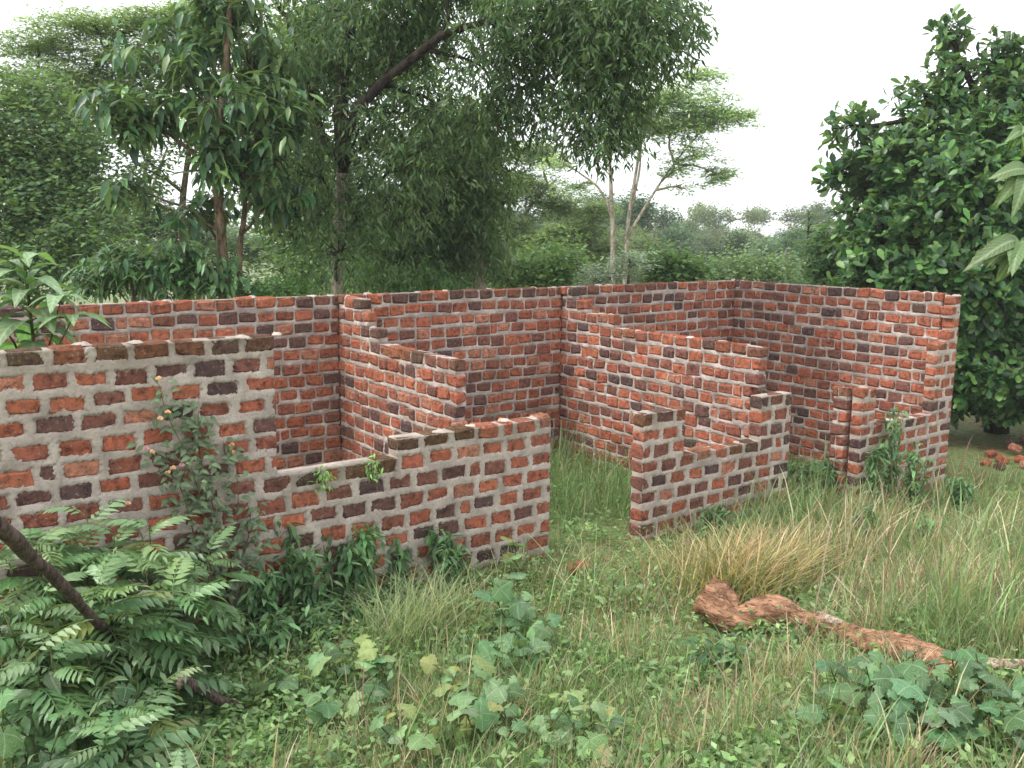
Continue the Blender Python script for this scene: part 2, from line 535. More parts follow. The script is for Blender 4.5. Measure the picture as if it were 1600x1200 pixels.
def build_wall(parent, axis, face, rows, t=0.12, flush=False, res=0.013, start=0.0, moss_top=0.5, row_h=None):
    """rows: list of (z_top, height, [(s0, s1), ...]); visible face at `face`, wall thickness t behind it"""
    if axis == 'u':
        X, Y, sg = U, V, 1.0
        org = face * V
    else:
        X, Y, sg = V, -U, -1.0
        org = face * U
    Mb = Matrix(((X[0], Y[0], 0, org[0]), (X[1], Y[1], 0, org[1]), (0, 0, 1, 0), (0, 0, 0, 1)))
    inv = parent.matrix_world.inverted() if parent.matrix_world != Matrix() else Matrix.Translation(-Vector(parent.location))
    jt = 0.034 if flush else 0.018
    vj = 0.030 if flush else 0.034
    rects = []
    tops = []
    for k, (zt, hh, spans) in enumerate(rows):
        for (s0, s1) in spans:
            s = s0
            first = True
            free_top = (k == 0) or not any(a <= (s0 + s1) / 2 <= b for a, b in rows[k - 1][2]) or True
            while s < s1 - 0.03:
                L = rng.uniform(0.195, 0.232) if flush else rng.uniform(0.185, 0.215)
                if first and (k + int(start)) % 2:
                    L *= rng.uniform(0.45, 0.6)
                elif rng.random() < 0.06:
                    L *= 0.5
                first = False
                rem = s1 - s
                if rem < L + 0.07:
                    L = rem
                e = min(s + L, s1)
                if e - s > 0.28:
                    e = s + (e - s) * 0.5
                # is anything above this brick?
                mid = (s + e) / 2
                above = k > 0 and any(a <= mid <= b for a, b in rows[k - 1][2])
                wz = 0.005 * math.sin(2.1 * mid + 1.7 * k) + 0.004 * math.sin(5.3 * mid + 2.9 * k) + rng.normal() * 0.003
                if not above:
                    wz *= 1.3
                rects.append((s, e, zt - hh + vj * rng.uniform(0.55, 1.35) + wz, zt - rng.uniform(0, 0.006) + wz))
                tops.append(not above)
                s = e + jt * rng.uniform(0.7, 1.25)
    # individual bricks
    for (a, b, z0, z1), top in zip(rects, tops):
        prd = rng.normal() * (0.0015 if flush else 0.005)
        dy = t + (0.004 if flush else 0.006)
        Ml = Matrix.Translation(((a + b) / 2, sg * (t / 2 - prd), (z0 + z1) / 2)) @ Matrix.Rotation(rng.normal() * 0.014, 4, 'Z') @ Matrix.Rotation(rng.normal() * 0.03, 4, 'Y')
        flip = Matrix.Rotation(math.pi * rng.integers(2), 4, 'Z') @ Matrix.Rotation(math.pi * rng.integers(2), 4, 'X')
        Ms = Matrix.Diagonal((b - a, dy, z1 - z0, 1))
        moss = min(0.92, rng.uniform(0.25, 1.25) * moss_top) if top else (rng.uniform(0, 0.3) if rng.random() < 0.12 else 0)
        brick_object(parent, inv, Mb @ Ml @ flip @ Ms, brick_colour(moss, 1.1 * float(wav(np.array((a + b) / 2), np.array(z0 * 1.6), 0.55, face))))
    # mortar: a height field between the bricks, closed with a skirt and a flat back
    smin = min(a for a, b, c, d in rects); smax = max(b for a, b, c, d in rects)
    zmin = min(c for a, b, c, d in rects) - 0.03; zmax = max(d for a, b, c, d in rects)
    ns = int((smax - smin) / res) + 2; nz = int((zmax - zmin) / res) + 2
    S_ = smin + np.arange(ns) * (smax - smin) / (ns - 1)
    Z_ = zmin + np.arange(nz) * (zmax - zmin) / (nz - 1)
    SS, ZZ = np.meshgrid(S_, Z_, indexing='ij')
    def ns2(sc, sd):
        return wav(SS, ZZ, sc, sd + face)
    edge_n = 0.55 * ns2(0.022, 1) + 0.55 * ns2(0.010, 2) + rng.normal(size=SS.shape) * 0.25
    if flush:
        inside = np.full(SS.shape, -1.0)
        for (a, b, c, d) in rects:
            m = np.minimum(np.minimum(SS - a, b - SS), np.minimum(ZZ - c, d - ZZ))
            inside = np.maximum(inside, m)
        e = inside + 0.016 * edge_n - 0.007 - 0.026 * sm(0.3, 0.9, ns2(0.11, 7))
        D = 0.0055 + 0.002 * ns2(0.09, 3) + 0.0012 * edge_n - 0.02 * sm(-0.004, 0.014, e)
    else:
        inside = np.full(SS.shape, -1.0)
        for (a, b, c, d) in rects:
            m = np.minimum(np.minimum(SS - a, b - SS), np.minimum(ZZ - c, d - ZZ))
            inside = np.maximum(inside, m)
        D = -0.006 + 0.006 * ns2(0.07, 3) + 0.007 * edge_n + 0.010 * sm(0.25, 0.8, ns2(0.16, 5)) - 0.024 * sm(-0.002, 0.012, inside + 0.010 * edge_n - 0.016 * sm(0.3, 0.9, ns2(0.08, 8)))
    # mask of cells
    cs = (S_[:-1] + S_[1:]) / 2; cz = (Z_[:-1] + Z_[1:]) / 2
    mask = np.zeros((ns - 1, nz - 1), bool)
    for k, (zt, hh, spans) in enumerate(rows):
        zlow = zt - hh - 0.002
        for (s0, s1) in spans:
            zz = (cz >= zlow) & (cz < zt - 0.008)
            mask |= ((cs > s0 + 0.014) & (cs < s1 - 0.014))[:, None] & zz[None, :]
            for (a, b) in (rows[k - 1][2] if k > 0 else []):
                mask |= ((cs > max(a, s0) + 0.014) & (cs < min(b, s1) - 0.014))[:, None] & ((cz >= zt - 0.012) & (cz <= zt + 0.004))[None, :]
    vid = np.arange(ns * nz).reshape(ns, nz)
    q = np.stack([vid[:-1, :-1], vid[1:, :-1], vid[1:, 1:], vid[:-1, 1:]], -1)[mask]
    vf = np.stack([SS, -sg * D, ZZ], -1).reshape(-1, 3)
    back = t - (0.004 if not flush else 0.008)
    vb = np.stack([SS, np.full(SS.shape, sg * back), ZZ], -1).reshape(-1, 3)
    N = ns * nz
    mp = np.pad(mask, 1)
    sk = []
    c = mp[1:-1, 1:-1]
    for (dx, dz, a, b) in ((-1, 0, (0, 0), (0, 1)), (1, 0, (1, 1), (1, 0)), (0, -1, (1, 0), (0, 0)), (0, 1, (0, 1), (1, 1))):
        nb = mp[1 + dx:mp.shape[0] - 1 + dx, 1 + dz:mp.shape[1] - 1 + dz]
        ii, jj = np.nonzero(c & ~nb)
        A = vid[ii + a[0], jj + a[1]]; B = vid[ii + b[0], jj + b[1]]
        sk.append(np.stack([A, B, B + N, A + N], -1))
    # flat back: one quad per row span
    bq = []
    vbx = []
    base = 2 * N
    for k, (zt, hh, spans) in enumerate(rows):
        for (s0, s1) in spans:
            i0 = len(vbx)
            for (s, z) in ((s0 + 0.012, zt - hh), (s1 - 0.012, zt - hh), (s1 - 0.012, zt - 0.008), (s0 + 0.012, zt - 0.008)):
                vbx.append((s, sg * back, z))
            bq.append([base + i0 + 3, base + i0 + 2, base + i0 + 1, base + i0])
    # lumps of mortar left on the free tops
    lv, lf = [], []
    lo = base + len(vbx)
    for (a, b, z0, z1), top in zip(rects, tops):
        if top and rng.random() < 0.45:
            cx = b + jt / 2 + rng.normal() * 0.03
            rx, ry, rz = rng.uniform(0.02, 0.075), t * rng.uniform(0.3, 0.5), rng.uniform(0.006, 0.018)
            m = 9
            an = np.arange(m) * 2 * math.pi / m
            r1 = 1 + 0.25 * rng.normal(size=m)
            ring = np.column_stack([cx + rx * r1 * np.cos(an), sg * (t / 2) + ry * np.clip(r1, 0.5, 1.15) * np.sin(an), np.full(m, z1 - 0.006)])
            ring2 = np.column_stack([cx + 0.6 * rx * r1 * np.cos(an), sg * (t / 2) + 0.6 * ry * r1 * np.sin(an), z1 + rz * (0.8 + 0.3 * rng.normal(size=m))])
            o = lo + len(lv)
            lv += [tuple(p) for p in ring] + [tuple(p) for p in ring2] + [(cx, sg * t / 2, z1 + rz)]
            for i in range(m):
                j = (i + 1) % m
                lf.append([o + i, o + j, o + m + j, o + m + i])
                lf.append([o + m + i, o + m + j, o + 2 * m, o + 2 * m])
    allv = np.vstack([vf, vb, np.array(vbx)] + ([np.array(lv)] if lv else []))
    col = np.zeros((len(allv), 3), np.float32)
    # algae: below each free top
    for (a, b, z0, z1), top in zip(rects, tops):
        if top:
            m = (SS > a - 0.03) & (SS < b + 0.03)
            w = np.where(m, np.clip(1 - (z1 + 0.03 - ZZ) / 0.26, 0, 1) * (ZZ < z1 + 0.02), 0) * moss_top
            col[:N, 0] = np.maximum(col[:N, 0], w.ravel())
    quads = np.vstack([q] + sk + [np.array(bq)])
    faces = [quads]
    if lf:
        L4 = np.array(lf)
        faces = [np.vstack([quads, L4[0::2]]), L4[1::2][:, :3]]
    # drop unused vertices
    used = np.zeros(len(allv), bool)
    for f in faces:
        used[f.ravel()] = True
    remap = np.cumsum(used) - 1
    me = mesh('mortar', allv[used], [remap[f] for f in faces], True, col[used])
    o = obj('mortar', me, M_MORT_F if flush else M_MORT_I, parent)
    o.matrix_basis = inv @ Mb
    return rects

def rows_from(zt, hs, fn):
    out = []
    z = zt
    for k, hgt in enumerate(hs):
        sp = fn(k)
        if sp:
            out.append((z, hgt, sp))
        else:
            out.append((z, hgt, []))
        z -= hgt
    return out

def wall_thing(label, p):
    o = thing('brick_wall', label, 'wall', (float(p[0]), float(p[1]), float(p[2])), 'walls of the roofless brick shell')
    o['kind'] = 'thing'
    bpy.context.view_layer.update()
    return o

def uv(u, v, z=0.0):
    return u * U + v * V + np.array([0, 0, z])

VF = 6.152
# front wall, left of the first doorway: tall pier, low window sill, sill one course higher near the door
w = wall_thing('front brick wall left of the doorway, tall at left, with a stepped mossy sill', uv(2.5, VF, 0))
hs = [0.141] * 7 + [0.15] * 9
build_wall(w, 'u', VF, rows_from(ZT + 0.02, hs, lambda k: [(0.36, 2.518)] if k < 6 else ([(0.36, 2.518), (3.46, 4.97)] if k == 6 else [(0.36, 4.97)])), 0.15, True, 0.0095, 0, 0.7)
# front wall between the two doorways
w = wall_thing('short front brick wall with a square window notch, between the two doorways', uv(7, VF, 0))
build_wall(w, 'u', VF, rows_from(1.145, [0.152] * 11, lambda k: [(6.06, 6.62), (7.73, 8.235)] if k < 3 else [(6.06, 8.235)]), 0.15, True, 0.0105, 1, 0.55)
# front wall right of the second doorway, up to the right corner
w = wall_thing('front brick wall at far right, low pier and sill rising to the tall corner', uv(10.5, VF, 0))
def fr(k):
    if k < 4:
        return [(11.28 if k % 2 else 11.34, 11.475)]
    if k < 7:
        return [(11.03, 11.475)]
    if k < 10:
        return [(9.53, 9.79), (11.03, 11.475)]
    return [(9.53, 11.475)]
build_wall(w, 'u', VF, rows_from(ZT, [CH] * 19, fr), 0.15, True, 0.012, 0, 0.3)
build_wall(w, 'v', 9.47, rows_from(ZT - 7 * CH, [CH] * 12, lambda k: [(VF + 0.165, VF + 0.36)]), 0.12, False, 0.014, 1, 0.4)
# right side wall
w = wall_thing('right side brick wall running from the front corner back to the far corner', uv(11.3, 8, 0))
build_wall(w, 'v', 11.31, rows_from(ZT, [CH] * 18, lambda k: [(VF + 0.152, 9.632)]), 0.125, False, 0.014, 1, 0.15)
# back wall in three rooms
w = wall_thing('back brick wall of the left room, running out of frame at left', uv(3, 9.62, 0))
build_wall(w, 'u', 9.62, rows_from(ZT, [CH] * 15, lambda k: [(0.9, 4.70)]), 0.125, False, 0.014, 0, 0.3)
w = wall_thing('back brick wall of the middle room, between the two partition walls', uv(6.3, 9.62, 0))
build_wall(w, 'u', 9.62, rows_from(ZT, [CH] * 16, lambda k: [(4.70 + 0.012, 7.92)]), 0.125, False, 0.014, 1, 0.3)
w = wall_thing('back brick wall of the right room, ending at the far corner', uv(9.6, 9.62, 0))
build_wall(w, 'u', 9.62, rows_from(ZT, [CH] * 16, lambda k: [(7.92 + 0.012, 11.44)]), 0.125, False, 0.014, 0, 0.2)
# partitions
w = wall_thing('left partition brick wall, stepped down from the back wall, with a free front end', uv(4.69, 8.3, 0))
st1 = [9.06, 8.93, 8.70]
build_wall(w, 'v', 4.69, rows_from(ZT - 0.006, [CH] * 15, lambda k: [(st1[k], 9.632)] if k < 3 else [(7.205 + (0, 0.02, -0.012, 0.03, 0.008)[k % 5], 9.632)]), 0.12, False, 0.013, 0, 0.45)
w = wall_thing('right partition brick wall, stepped top, ragged end just behind the short front wall', uv(7.91, 8.0, 0))
st2 = [9.40, 9.13, 8.60]
build_wall(w, 'v', 7.91, rows_from(ZT - 0.006, [CH] * 16, lambda k: [(st2[k], 9.632)] if k < 3 else [((6.34, 6.33, 6.44, 6.33)[k % 4], 9.632)]), 0.12, False, 0.013, 1, 0.35)
#PLANTS
# ------------------------------------------------------------------ foliage tools
def leaf_tpl(kind):
    """unit leaf along +x, upper face +z"""
    if kind == 'lance':
        v = [(0, 0, 0), (0.32, 0.16, 0.03), (0.32, -0.16, 0.03), (0.5, 0, -0.01), (1, 0, -0.12), (0.7, 0.11, 0.0), (0.7, -0.11, 0.0)]
        f = [(0, 2, 3), (0, 3, 1), (1, 3, 5), (3, 2, 6), (5, 3, 4), (3, 6, 4)]
    elif kind == 'slim':
        v = [(0, 0, 0), (0.4, 0.11, 0.03), (0.4, -0.11, 0.03), (1, 0, -0.1)]
        f = [(0, 2, 1), (1, 2, 3)]
    elif kind == 'obov':
        v = [(0, 0, 0), (0.6, 0.24, 0.06), (0.6, -0.24, 0.06), (0.55, 0, 0.0), (0.9, 0.15, 0.02), (0.9, -0.15, 0.02), (1, 0, -0.04)]
        f = [(0, 2, 3), (0, 3, 1), (1, 3, 4), (3, 2, 5), (4, 3, 6), (3, 5, 6)]
    elif kind == 'oval':
        v = [(0, 0, 0), (0.45, 0.25, 0.05), (0.45, -0.25, 0.05), (1, 0, -0.06)]
        f = [(0, 2, 1), (1, 2, 3)]
    elif kind == 'blade':
        v = [(0, 0.018, 0), (0, -0.018, 0), (0.45, 0.016, 0.03), (0.45, -0.016, 0.03), (0.8, 0.009, -0.04), (0.8, -0.009, -0.04), (1, 0, -0.14)]
        f = [(0, 1, 3), (0, 3, 2), (2, 3, 5), (2, 5, 4), (4, 5, 6)]
    return np.array(v, float), np.array(f, int)

def soup_arrays(kind, pos, d, up, size, wid, col):
    v, f = leaf_tpl(kind)
    d = nrm(d)
    z = nrm(up - (up * d).sum(-1, keepdims=True) * d)
    y = np.cross(z, d)
    n = len(pos)
    size = np.broadcast_to(size, (n,)); wid = np.broadcast_to(wid, (n,))
    W = pos[:, None, :] + size[:, None, None] * (v[None, :, 0:1] * d[:, None, :] + (v[None, :, 1:2] * wid[:, None, None]) * y[:, None, :] + v[None, :, 2:3] * z[:, None, :])
    F = (f[None] + (np.arange(n) * len(v))[:, None, None]).reshape(-1, 3)
    C = np.repeat(col, len(v), axis=0)
    return W.reshape(-1, 3), F, C

def soup_mesh(name, parts):
    V_, F_, C_ = [], [], []
    o = 0
    for (v, f, c) in parts:
        V_.append(v); F_.append(f + o); C_.append(c); o += len(v)
    return mesh(name, np.vstack(V_), np.vstack(F_), False, np.vstack(C_))

BRIGHT = 1.32
def cols(pal, n, jit=0.15):
    P = np.array([lin(p) for p in pal])
    c = P[rng.integers(len(P), size=n)]
    lum = c.mean(axis=1, keepdims=True)
    c = np.clip(lum + 0.94 * (c - lum), 0.004, 1)
    return np.clip(c * BRIGHT * (1 + jit * rng.normal(size=(n, 1))) * (1 + 0.06 * rng.normal(size=(n, 3))), 0.004, 1)

def rdir(n):
    return nrm(rng.normal(size=(n, 3)))

def blob_points(blobs, k, shell=0.45, gap=0.0):
    """blobs: (centre, (rx, ry, rz), weight). Points spread through the volumes, denser outward, with gaps."""
    w = np.array([b[2] * (b[1][0] * b[1][1] * b[1][2]) ** (2 / 3) for b in blobs]); w /= w.sum()
    out, dirs = [], []
    for (c, r, _), m in zip(blobs, rng.multinomial(k, w)):
        d = rdir(m)
        rad = rng.random(m) ** shell
        p = np.asarray(c) + d * rad[:, None] * np.asarray(r) * (1 + 0.18 * wav(d[:, 0] * 3 + c[0], d[:, 2] * 3 + d[:, 1] * 2, 1.0, c[1]))[:, None]
        out.append(p); dirs.append(d)
    p = np.vstack(out); d = np.vstack(dirs)
    if gap:
        sc = 1.1
        g = wav(p[:, 0] + 0.5 * p[:, 1], p[:, 2], sc, 3.3) + 0.6 * wav(p[:, 1], p[:, 0] - p[:, 2], 0.6, 1.1)
        keep = g > gap - 1.0
        p, d = p[keep], d[keep]
    return p, d

def clusters(style, C, D, n, size, pal, jit=0.15, spread=0.25):
    """leaves grouped at cluster centres C with outward directions D"""
    K = len(C)
    tone = 1 + 0.13 * rng.normal(size=(K, 1))
    Cn = np.repeat(C, n, axis=0); Dn = np.repeat(D, n, axis=0)
    N = K * n
    col = cols(pal, N, jit) * np.repeat(np.clip(tone, 0.6, 1.5), n, axis=0)
    az = rng.random(N) * 2 * math.pi
    hz = np.column_stack([np.cos(az), np.sin(az), np.zeros(N)])
    sz = size * rng.uniform(0.65, 1.2, N)
    up = np.array([0, 0, 1.0])
    if style == 'whorl':          # drooping whorls at twig ends
        el = np.radians(rng.uniform(-75, 5, N))
        d = hz * np.cos(el)[:, None] + up * np.sin(el)[:, None]
        pos = Cn + rng.normal(size=(N, 3)) * spread * 0.25
        return soup_arrays('lance', pos, d, up + 0.5 * hz + 0.2 * rng.normal(size=(N, 3)), sz, 1.0, col)
    if style == 'rosette':
        el = np.radians(rng.uniform(0, 60, N))
        ax = nrm(Dn * 0.8 + up * 0.7 + 0.25 * rng.normal(size=(N, 3)))
        t1 = nrm(np.cross(ax, hz + 0.01)); 
        d = ax * np.sin(el)[:, None] + t1 * np.cos(el)[:, None]
        pos = Cn + rng.normal(size=(N, 3)) * spread * 0.2
        return soup_arrays('obov', pos, d, ax + 0.15 * rng.normal(size=(N, 3)), sz, 1.0, col)
    if style == 'hang':           # slim leaves hanging along drooping twigs
        tw = nrm(np.repeat(nrm(D * np.array([1, 1, 0.3]) + 0.5 * rng.normal(size=(K, 3))) + np.array([0, 0, -0.7]), n, axis=0))
        s = rng.random(N)
        pos = Cn + tw * (s * spread * 2)[:, None] + rng.normal(size=(N, 3)) * spread * 0.16
        d = nrm(tw * 0.5 + hz * 0.75 + up * rng.uniform(-1.1, 0.1, N)[:, None])
        return soup_arrays('slim', pos, d, up + 0.7 * rng.normal(size=(N, 3)), sz, 1.15, col)
    if style == 'feather':        # flat horizontal sprays of fine leaflets
        rr = np.sqrt(rng.random(N)) * spread
        nd_ = nrm(up + 0.22 * np.repeat(rng.normal(size=(K, 3)), n, axis=0))
        pos = Cn + hz * rr[:, None]
        pos[:, 2] -= (nd_[:, 0] * (pos - Cn)[:, 0] + nd_[:, 1] * (pos - Cn)[:, 1]) + rr * rr / max(spread, 1e-3) * 0.35
        pos += rng.normal(size=(N, 3)) * np.array([0.02, 0.02, 0.035]) * spread * 2
        d = nrm(hz + 0.4 * rng.normal(size=(N, 3)) * np.array([1, 1, 0.5]))
        return soup_arrays('slim', pos, d, up + 0.25 * rng.normal(size=(N, 3)), sz, 1.3, col)
    if style == 'oval':
        pos = Cn + rng.normal(size=(N, 3)) * spread
        d = nrm(Dn * 0.4 + hz + up * rng.uniform(-0.7, 0.4, N)[:, None])
        return soup_arrays('oval', pos, d, up + 0.6 * rng.normal(size=(N, 3)), sz, 1.0, col)

def branch_set(root, blobs, nsub, r0, trunk_pts=None):
    """limbs from the trunk to each blob, sub-branches fanning into it"""
    items = []
    for (c, r, _) in blobs:
        c = np.asarray(c, float); r = np.asarray(r, float)
        if trunk_pts is not None:
            j = np.argmin(np.linalg.norm(trunk_pts - (c - np.array([0, 0, 0.6 * r[2] + 0.4])), axis=1))
            s = trunk_pts[j]
        else:
            s = root
        items.append((curve_pts(s, c, 6, 0.04, 0.025), np.linspace(r0, r0 * 0.45, 6)))
        for _k in range(nsub):
            e = c + rdir(1)[0] * r * rng.uniform(0.6, 0.95)
            q = c + (s - c) * rng.uniform(0, 0.3)
            items.append((curve_pts(q, e, 5, 0.03, 0.04), np.linspace(r0 * 0.4, r0 * 0.1, 5)))
    return items

def make_tree(name, label, base, trunk, blobs, style, k, n, size, pal, bark, r0, nsub=8, leafmat=None, cat='tree', group=None, spread=0.25, gap=0.25, shell=0.5, jit=0.15, extra=None):
    base = np.asarray(base, float)
    t = thing(name, label, cat, tuple(base), group)
    items_t = []
    tp_all = None
    for (pts, ra, rb, *bk) in trunk:
        p = smooth_line(pts, 14)
        items_t.append((p - base, np.linspace(ra, rb, 14), bk[0] if bk else bark))
        tp_all = p if tp_all is None else np.vstack([tp_all, p])
    for it in items_t:
        obj('trunk', tubes_mesh('trunk', [it[:2]], 9, 0.05), it[2], t)
    for bl in blobs:
        obj('limb', tubes_mesh('limb', [(p - base, r) for p, r in branch_set(None, [bl], nsub, r0, tp_all)], 5, 0.0), bark, t)
    C, D = blob_points(blobs, k, shell, gap)
    parts = [clusters(style, C - base, D, n, size, pal, jit, spread)]
    if extra:
        parts += extra(base)
    obj('crown', soup_mesh('crown', parts), leafmat or M_LEAF, t)
    return t

def copy_tree(src, loc, rz, s, label=None, group=None):
    r = src.copy(); COL.objects.link(r)
    r.location = loc; r.rotation_euler = (0, 0, rz); r.scale = s if hasattr(s, '__len__') else (s, s, s)
    if label: r['label'] = label
    if group: r['group'] = group
    for ch in list(src.children):
        c = ch.copy(); COL.objects.link(c); c.parent = r
        for g2 in list(ch.children):
            d2 = g2.copy(); COL.objects.link(d2); d2.parent = c
    return r

def B(px, py, dep, rx, ry, rz, w=1.0):
    """a foliage mass centred where it stands, radii in metres"""
    return (at(px, py, dep), (rx, ry, rz), w)

def gpt(px, dep):
    p = at(px, 400, dep)
    return np.array([p[0], p[1], float(gz(p[0], p[1]))])

G_DARK = [(44, 70, 42), (56, 84, 48), (66, 94, 54), (80, 106, 62)]
G_MID = [(64, 92, 52), (80, 110, 62), (96, 124, 72), (72, 100, 60)]
G_PALE = [(104, 130, 84), (120, 144, 94), (92, 120, 78), (134, 150, 100)]

# ------------------------------------------------------------------ trees
# the big tree whose limb and hanging foliage fill the upper middle
tb = gpt(530, 14.0)
trunk_main = [at(536, 280, 13.85), at(538, 240, 13.8), at(556, 175, 13.5), at(610, 120, 13.2), at(650, 88, 13.0), at(700, 50, 12.8), at(790, 30, 12.6), at(880, 10, 12.5)]
trunk_up = [at(538, 250, 13.8), at(532, 170, 13.9), at(540, 80, 14.0), at(560, -20, 14.0), at(580, -120, 14.0)]
trunk_side = [at(540, 262, 13.8), at(510, 225, 13.9), at(495, 180, 14.1), at(470, 90, 14.3)]
blobs = [B(560, 20, 14.0, 1.1, 1.0, 0.8), B(500, 90, 14.2, 0.9, 0.9, 0.7), B(640, 30, 14.0, 0.5, 0.7, 0.5, 0.7), B(850, 30, 12.6, 1.0, 0.9, 0.6, 1.3), B(960, 60, 12.5, 0.85, 0.8, 0.75, 1.5), B(930, 150, 12.4, 0.55, 0.5, 0.65, 1.3), B(1000, 10, 12.5, 0.75, 0.8, 0.5, 1.2), B(760, 110, 13.0, 0.7, 0.6, 0.6, 0.8), B(700, 170, 13.4, 0.6, 0.6, 0.6, 0.7), B(800, 190, 13.2, 0.45, 0.5, 0.45, 0.9), B(620, 170, 13.9, 0.7, 0.7, 0.7, 0.7), B(720, -60, 13.5, 1.8, 1.6, 0.6), B(430, 0, 14.4, 1.0, 1.0, 0.7, 0.8), B(950, 200, 12.4, 0.35, 0.35, 0.35, 1.2), B(560, 330, 13.4, 0.8, 0.5, 0.6, 0.6), B(500, 270, 13.5, 0.6, 0.5, 0.5, 0.6), B(640, 250, 13.3, 0.7, 0.5, 0.6, 0.6), B(560, 200, 13.3, 0.6, 0.4, 0.5, 0.5), B(530, 390, 13.2, 0.5, 0.4, 0.35, 0.4), B(790, 110, 12.7, 0.6, 0.5, 0.6, 0.8), B(680, 60, 14.2, 0.5, 0.5, 0.3, 0.5)]
make_tree('overhanging_tree', 'tall dark tree, bare limb rising rightward, foliage hanging above the walls', tb,
          [([tb, at(527, 430, 14.0), at(530, 370, 13.95), at(536, 270, 13.85)], 0.085, 0.1, M_BARK_PALE), (trunk_main, 0.085, 0.04), (trunk_up, 0.12, 0.05), (trunk_side, 0.08, 0.03)], blobs, 'hang', 4800, 13, 0.135, G_DARK + [(70, 96, 56)], M_BARK_DARK, 0.03, 8, spread=0.24, gap=0.5)

# vine-clad tree with pale trunk foot behind the middle of the back wall
vb = gpt(748, 15.5)
blobs = [B(700, 300, 15.4, 0.95, 0.8, 0.8), B(640, 330, 15.5, 0.9, 0.8, 0.7), B(740, 380, 15.5, 0.55, 0.6, 0.6), B(600, 380, 15.8, 0.8, 0.7, 0.6), B(690, 230, 15.4, 0.7, 0.6, 0.6, 0.8), B(750, 280, 15.2, 0.5, 0.5, 0.8), B(660, 400, 15.6, 0.7, 0.6, 0.5), B(560, 320, 15.8, 0.6, 0.6, 0.6, 0.8), B(740, 205, 15.4, 0.4, 0.4, 0.5)]
make_tree('vine_clad_tree', 'tree smothered in hanging foliage with a thick pale trunk foot, behind middle room', vb,
          [([vb, at(747, 420, 15.5), at(742, 330, 15.5), at(736, 230, 15.4), at(730, 150, 15.3)], 0.15, 0.07)], blobs, 'hang', 2300, 13, 0.14, [(58, 84, 52), (72, 98, 60), (84, 108, 70), (96, 118, 78)], M_BARK_PALE, 0.025, 8, spread=0.2, gap=0.4)

# mango-like tree with big drooping leaves, two slender trunks
mb = gpt(346, 12.6)
blobs = [B(330, 150, 12.5, 0.85, 0.7, 0.6), B(420, 180, 12.5, 0.55, 0.6, 0.6, 1.2), B(230, 190, 12.6, 0.6, 0.6, 0.4), B(180, 165, 12.7, 0.5, 0.5, 0.3, 0.8), B(400, 110, 12.8, 0.6, 0.6, 0.5), B(280, 80, 13, 0.9, 0.7, 0.4, 0.8), B(380, 260, 12.4, 0.5, 0.5, 0.3), B(205, 290, 12.5, 0.35, 0.35, 0.25), B(350, 235, 12.4, 0.4, 0.4, 0.35, 1.3), B(350, 20, 12.8, 0.6, 0.5, 0.4), B(310, 320, 12.8, 0.55, 0.5, 0.2, 0.8), B(440, 310, 12.9, 0.5, 0.5, 0.2, 0.8)]
make_tree('broad_leaved_tree', 'young tree with two slender trunks and large drooping dark leaves, behind the left room', mb,
          [([mb, at(348, 420, 12.6), at(343, 330, 12.6), at(340, 240, 12.5), at(352, 120, 12.5), at(360, 0, 12.6)], 0.085, 0.035), ([gpt(372, 12.7), at(374, 420, 12.7), at(381, 340, 12.6), at(388, 260, 12.5), at(410, 190, 12.5)], 0.045, 0.022)],
          blobs, 'whorl', 470, 11, 0.27, [(46, 78, 50), (58, 92, 56), (72, 106, 62), (94, 122, 70)], M_BARK_MID, 0.025, 9, M_LEAF_GLOSS, spread=0.3, gap=0.45)

# dark dense tree standing right of the building
rb = at(1560, 640, 16.2); rb[2] = float(gz(rb[0], rb[1]))
blobs = [B(1560, 330, 16.2, 2.3, 2.0, 1.9, 1.4), B(1450, 420, 15.6, 1.5, 1.5, 1.3, 1.3), B(1480, 280, 16, 1.5, 1.4, 1.1, 1.2), B(1400, 270, 16, 0.85, 0.9, 0.7), B(1330, 200, 16.1, 0.35, 0.4, 0.3, 0.8), B(1310, 270, 16.1, 0.3, 0.4, 0.3, 0.8), B(1490, 130, 16.2, 0.5, 0.5, 0.55, 0.8), B(1485, 60, 16.2, 0.25, 0.3, 0.4, 0.9), B(1440, 160, 16.2, 0.5, 0.5, 0.35, 0.8), B(1560, 90, 16.2, 0.3, 0.3, 0.4, 0.8), B(1600, 120, 16.2, 0.5, 0.5, 0.6), B(1680, 250, 16.5, 1.8, 1.8, 1.9), B(1560, 530, 16.0, 1.7, 1.6, 1.0, 1.4), B(1380, 360, 15.9, 0.9, 0.9, 0.8, 1.1), B(1540, 430, 15.2, 1.6, 1.2, 1.4, 1.3), B(1470, 560, 15.6, 1.3, 1.2, 0.75, 1.2), B(1580, 590, 15.2, 1.5, 1.2, 0.55, 1.2), B(1520, 625, 15.6, 1.0, 0.9, 0.3, 1.2), B(1620, 625, 15.6, 1.0, 0.9, 0.3, 1.2), B(1600, 230, 15.8, 1.3, 1.2, 1.2, 1.2), B(1390, 470, 16, 0.9, 0.9, 0.9, 1.1), B(1650, 400, 15.4, 1.5, 1.3, 1.5, 1.2), B(1660, 500, 16.2, 1.7, 1.7, 1.2, 1.1)]
make_tree('dense_evergreen_tree', 'dense dark evergreen tree with stubby rosettes of leaves, right of the building', rb,
          [([rb, at(1556, 540, 16.2), at(1550, 400, 16.2), at(1540, 200, 16.2), at(1500, 90, 16.2)], 0.2, 0.04)], blobs, 'rosette', 7800, 9, 0.2, [(38, 70, 40), (52, 88, 46), (68, 104, 52), (92, 126, 64)], M_BARK_DARK, 0.06, 9, M_LEAF_GLOSS, spread=0.22, gap=0.0, shell=0.33)

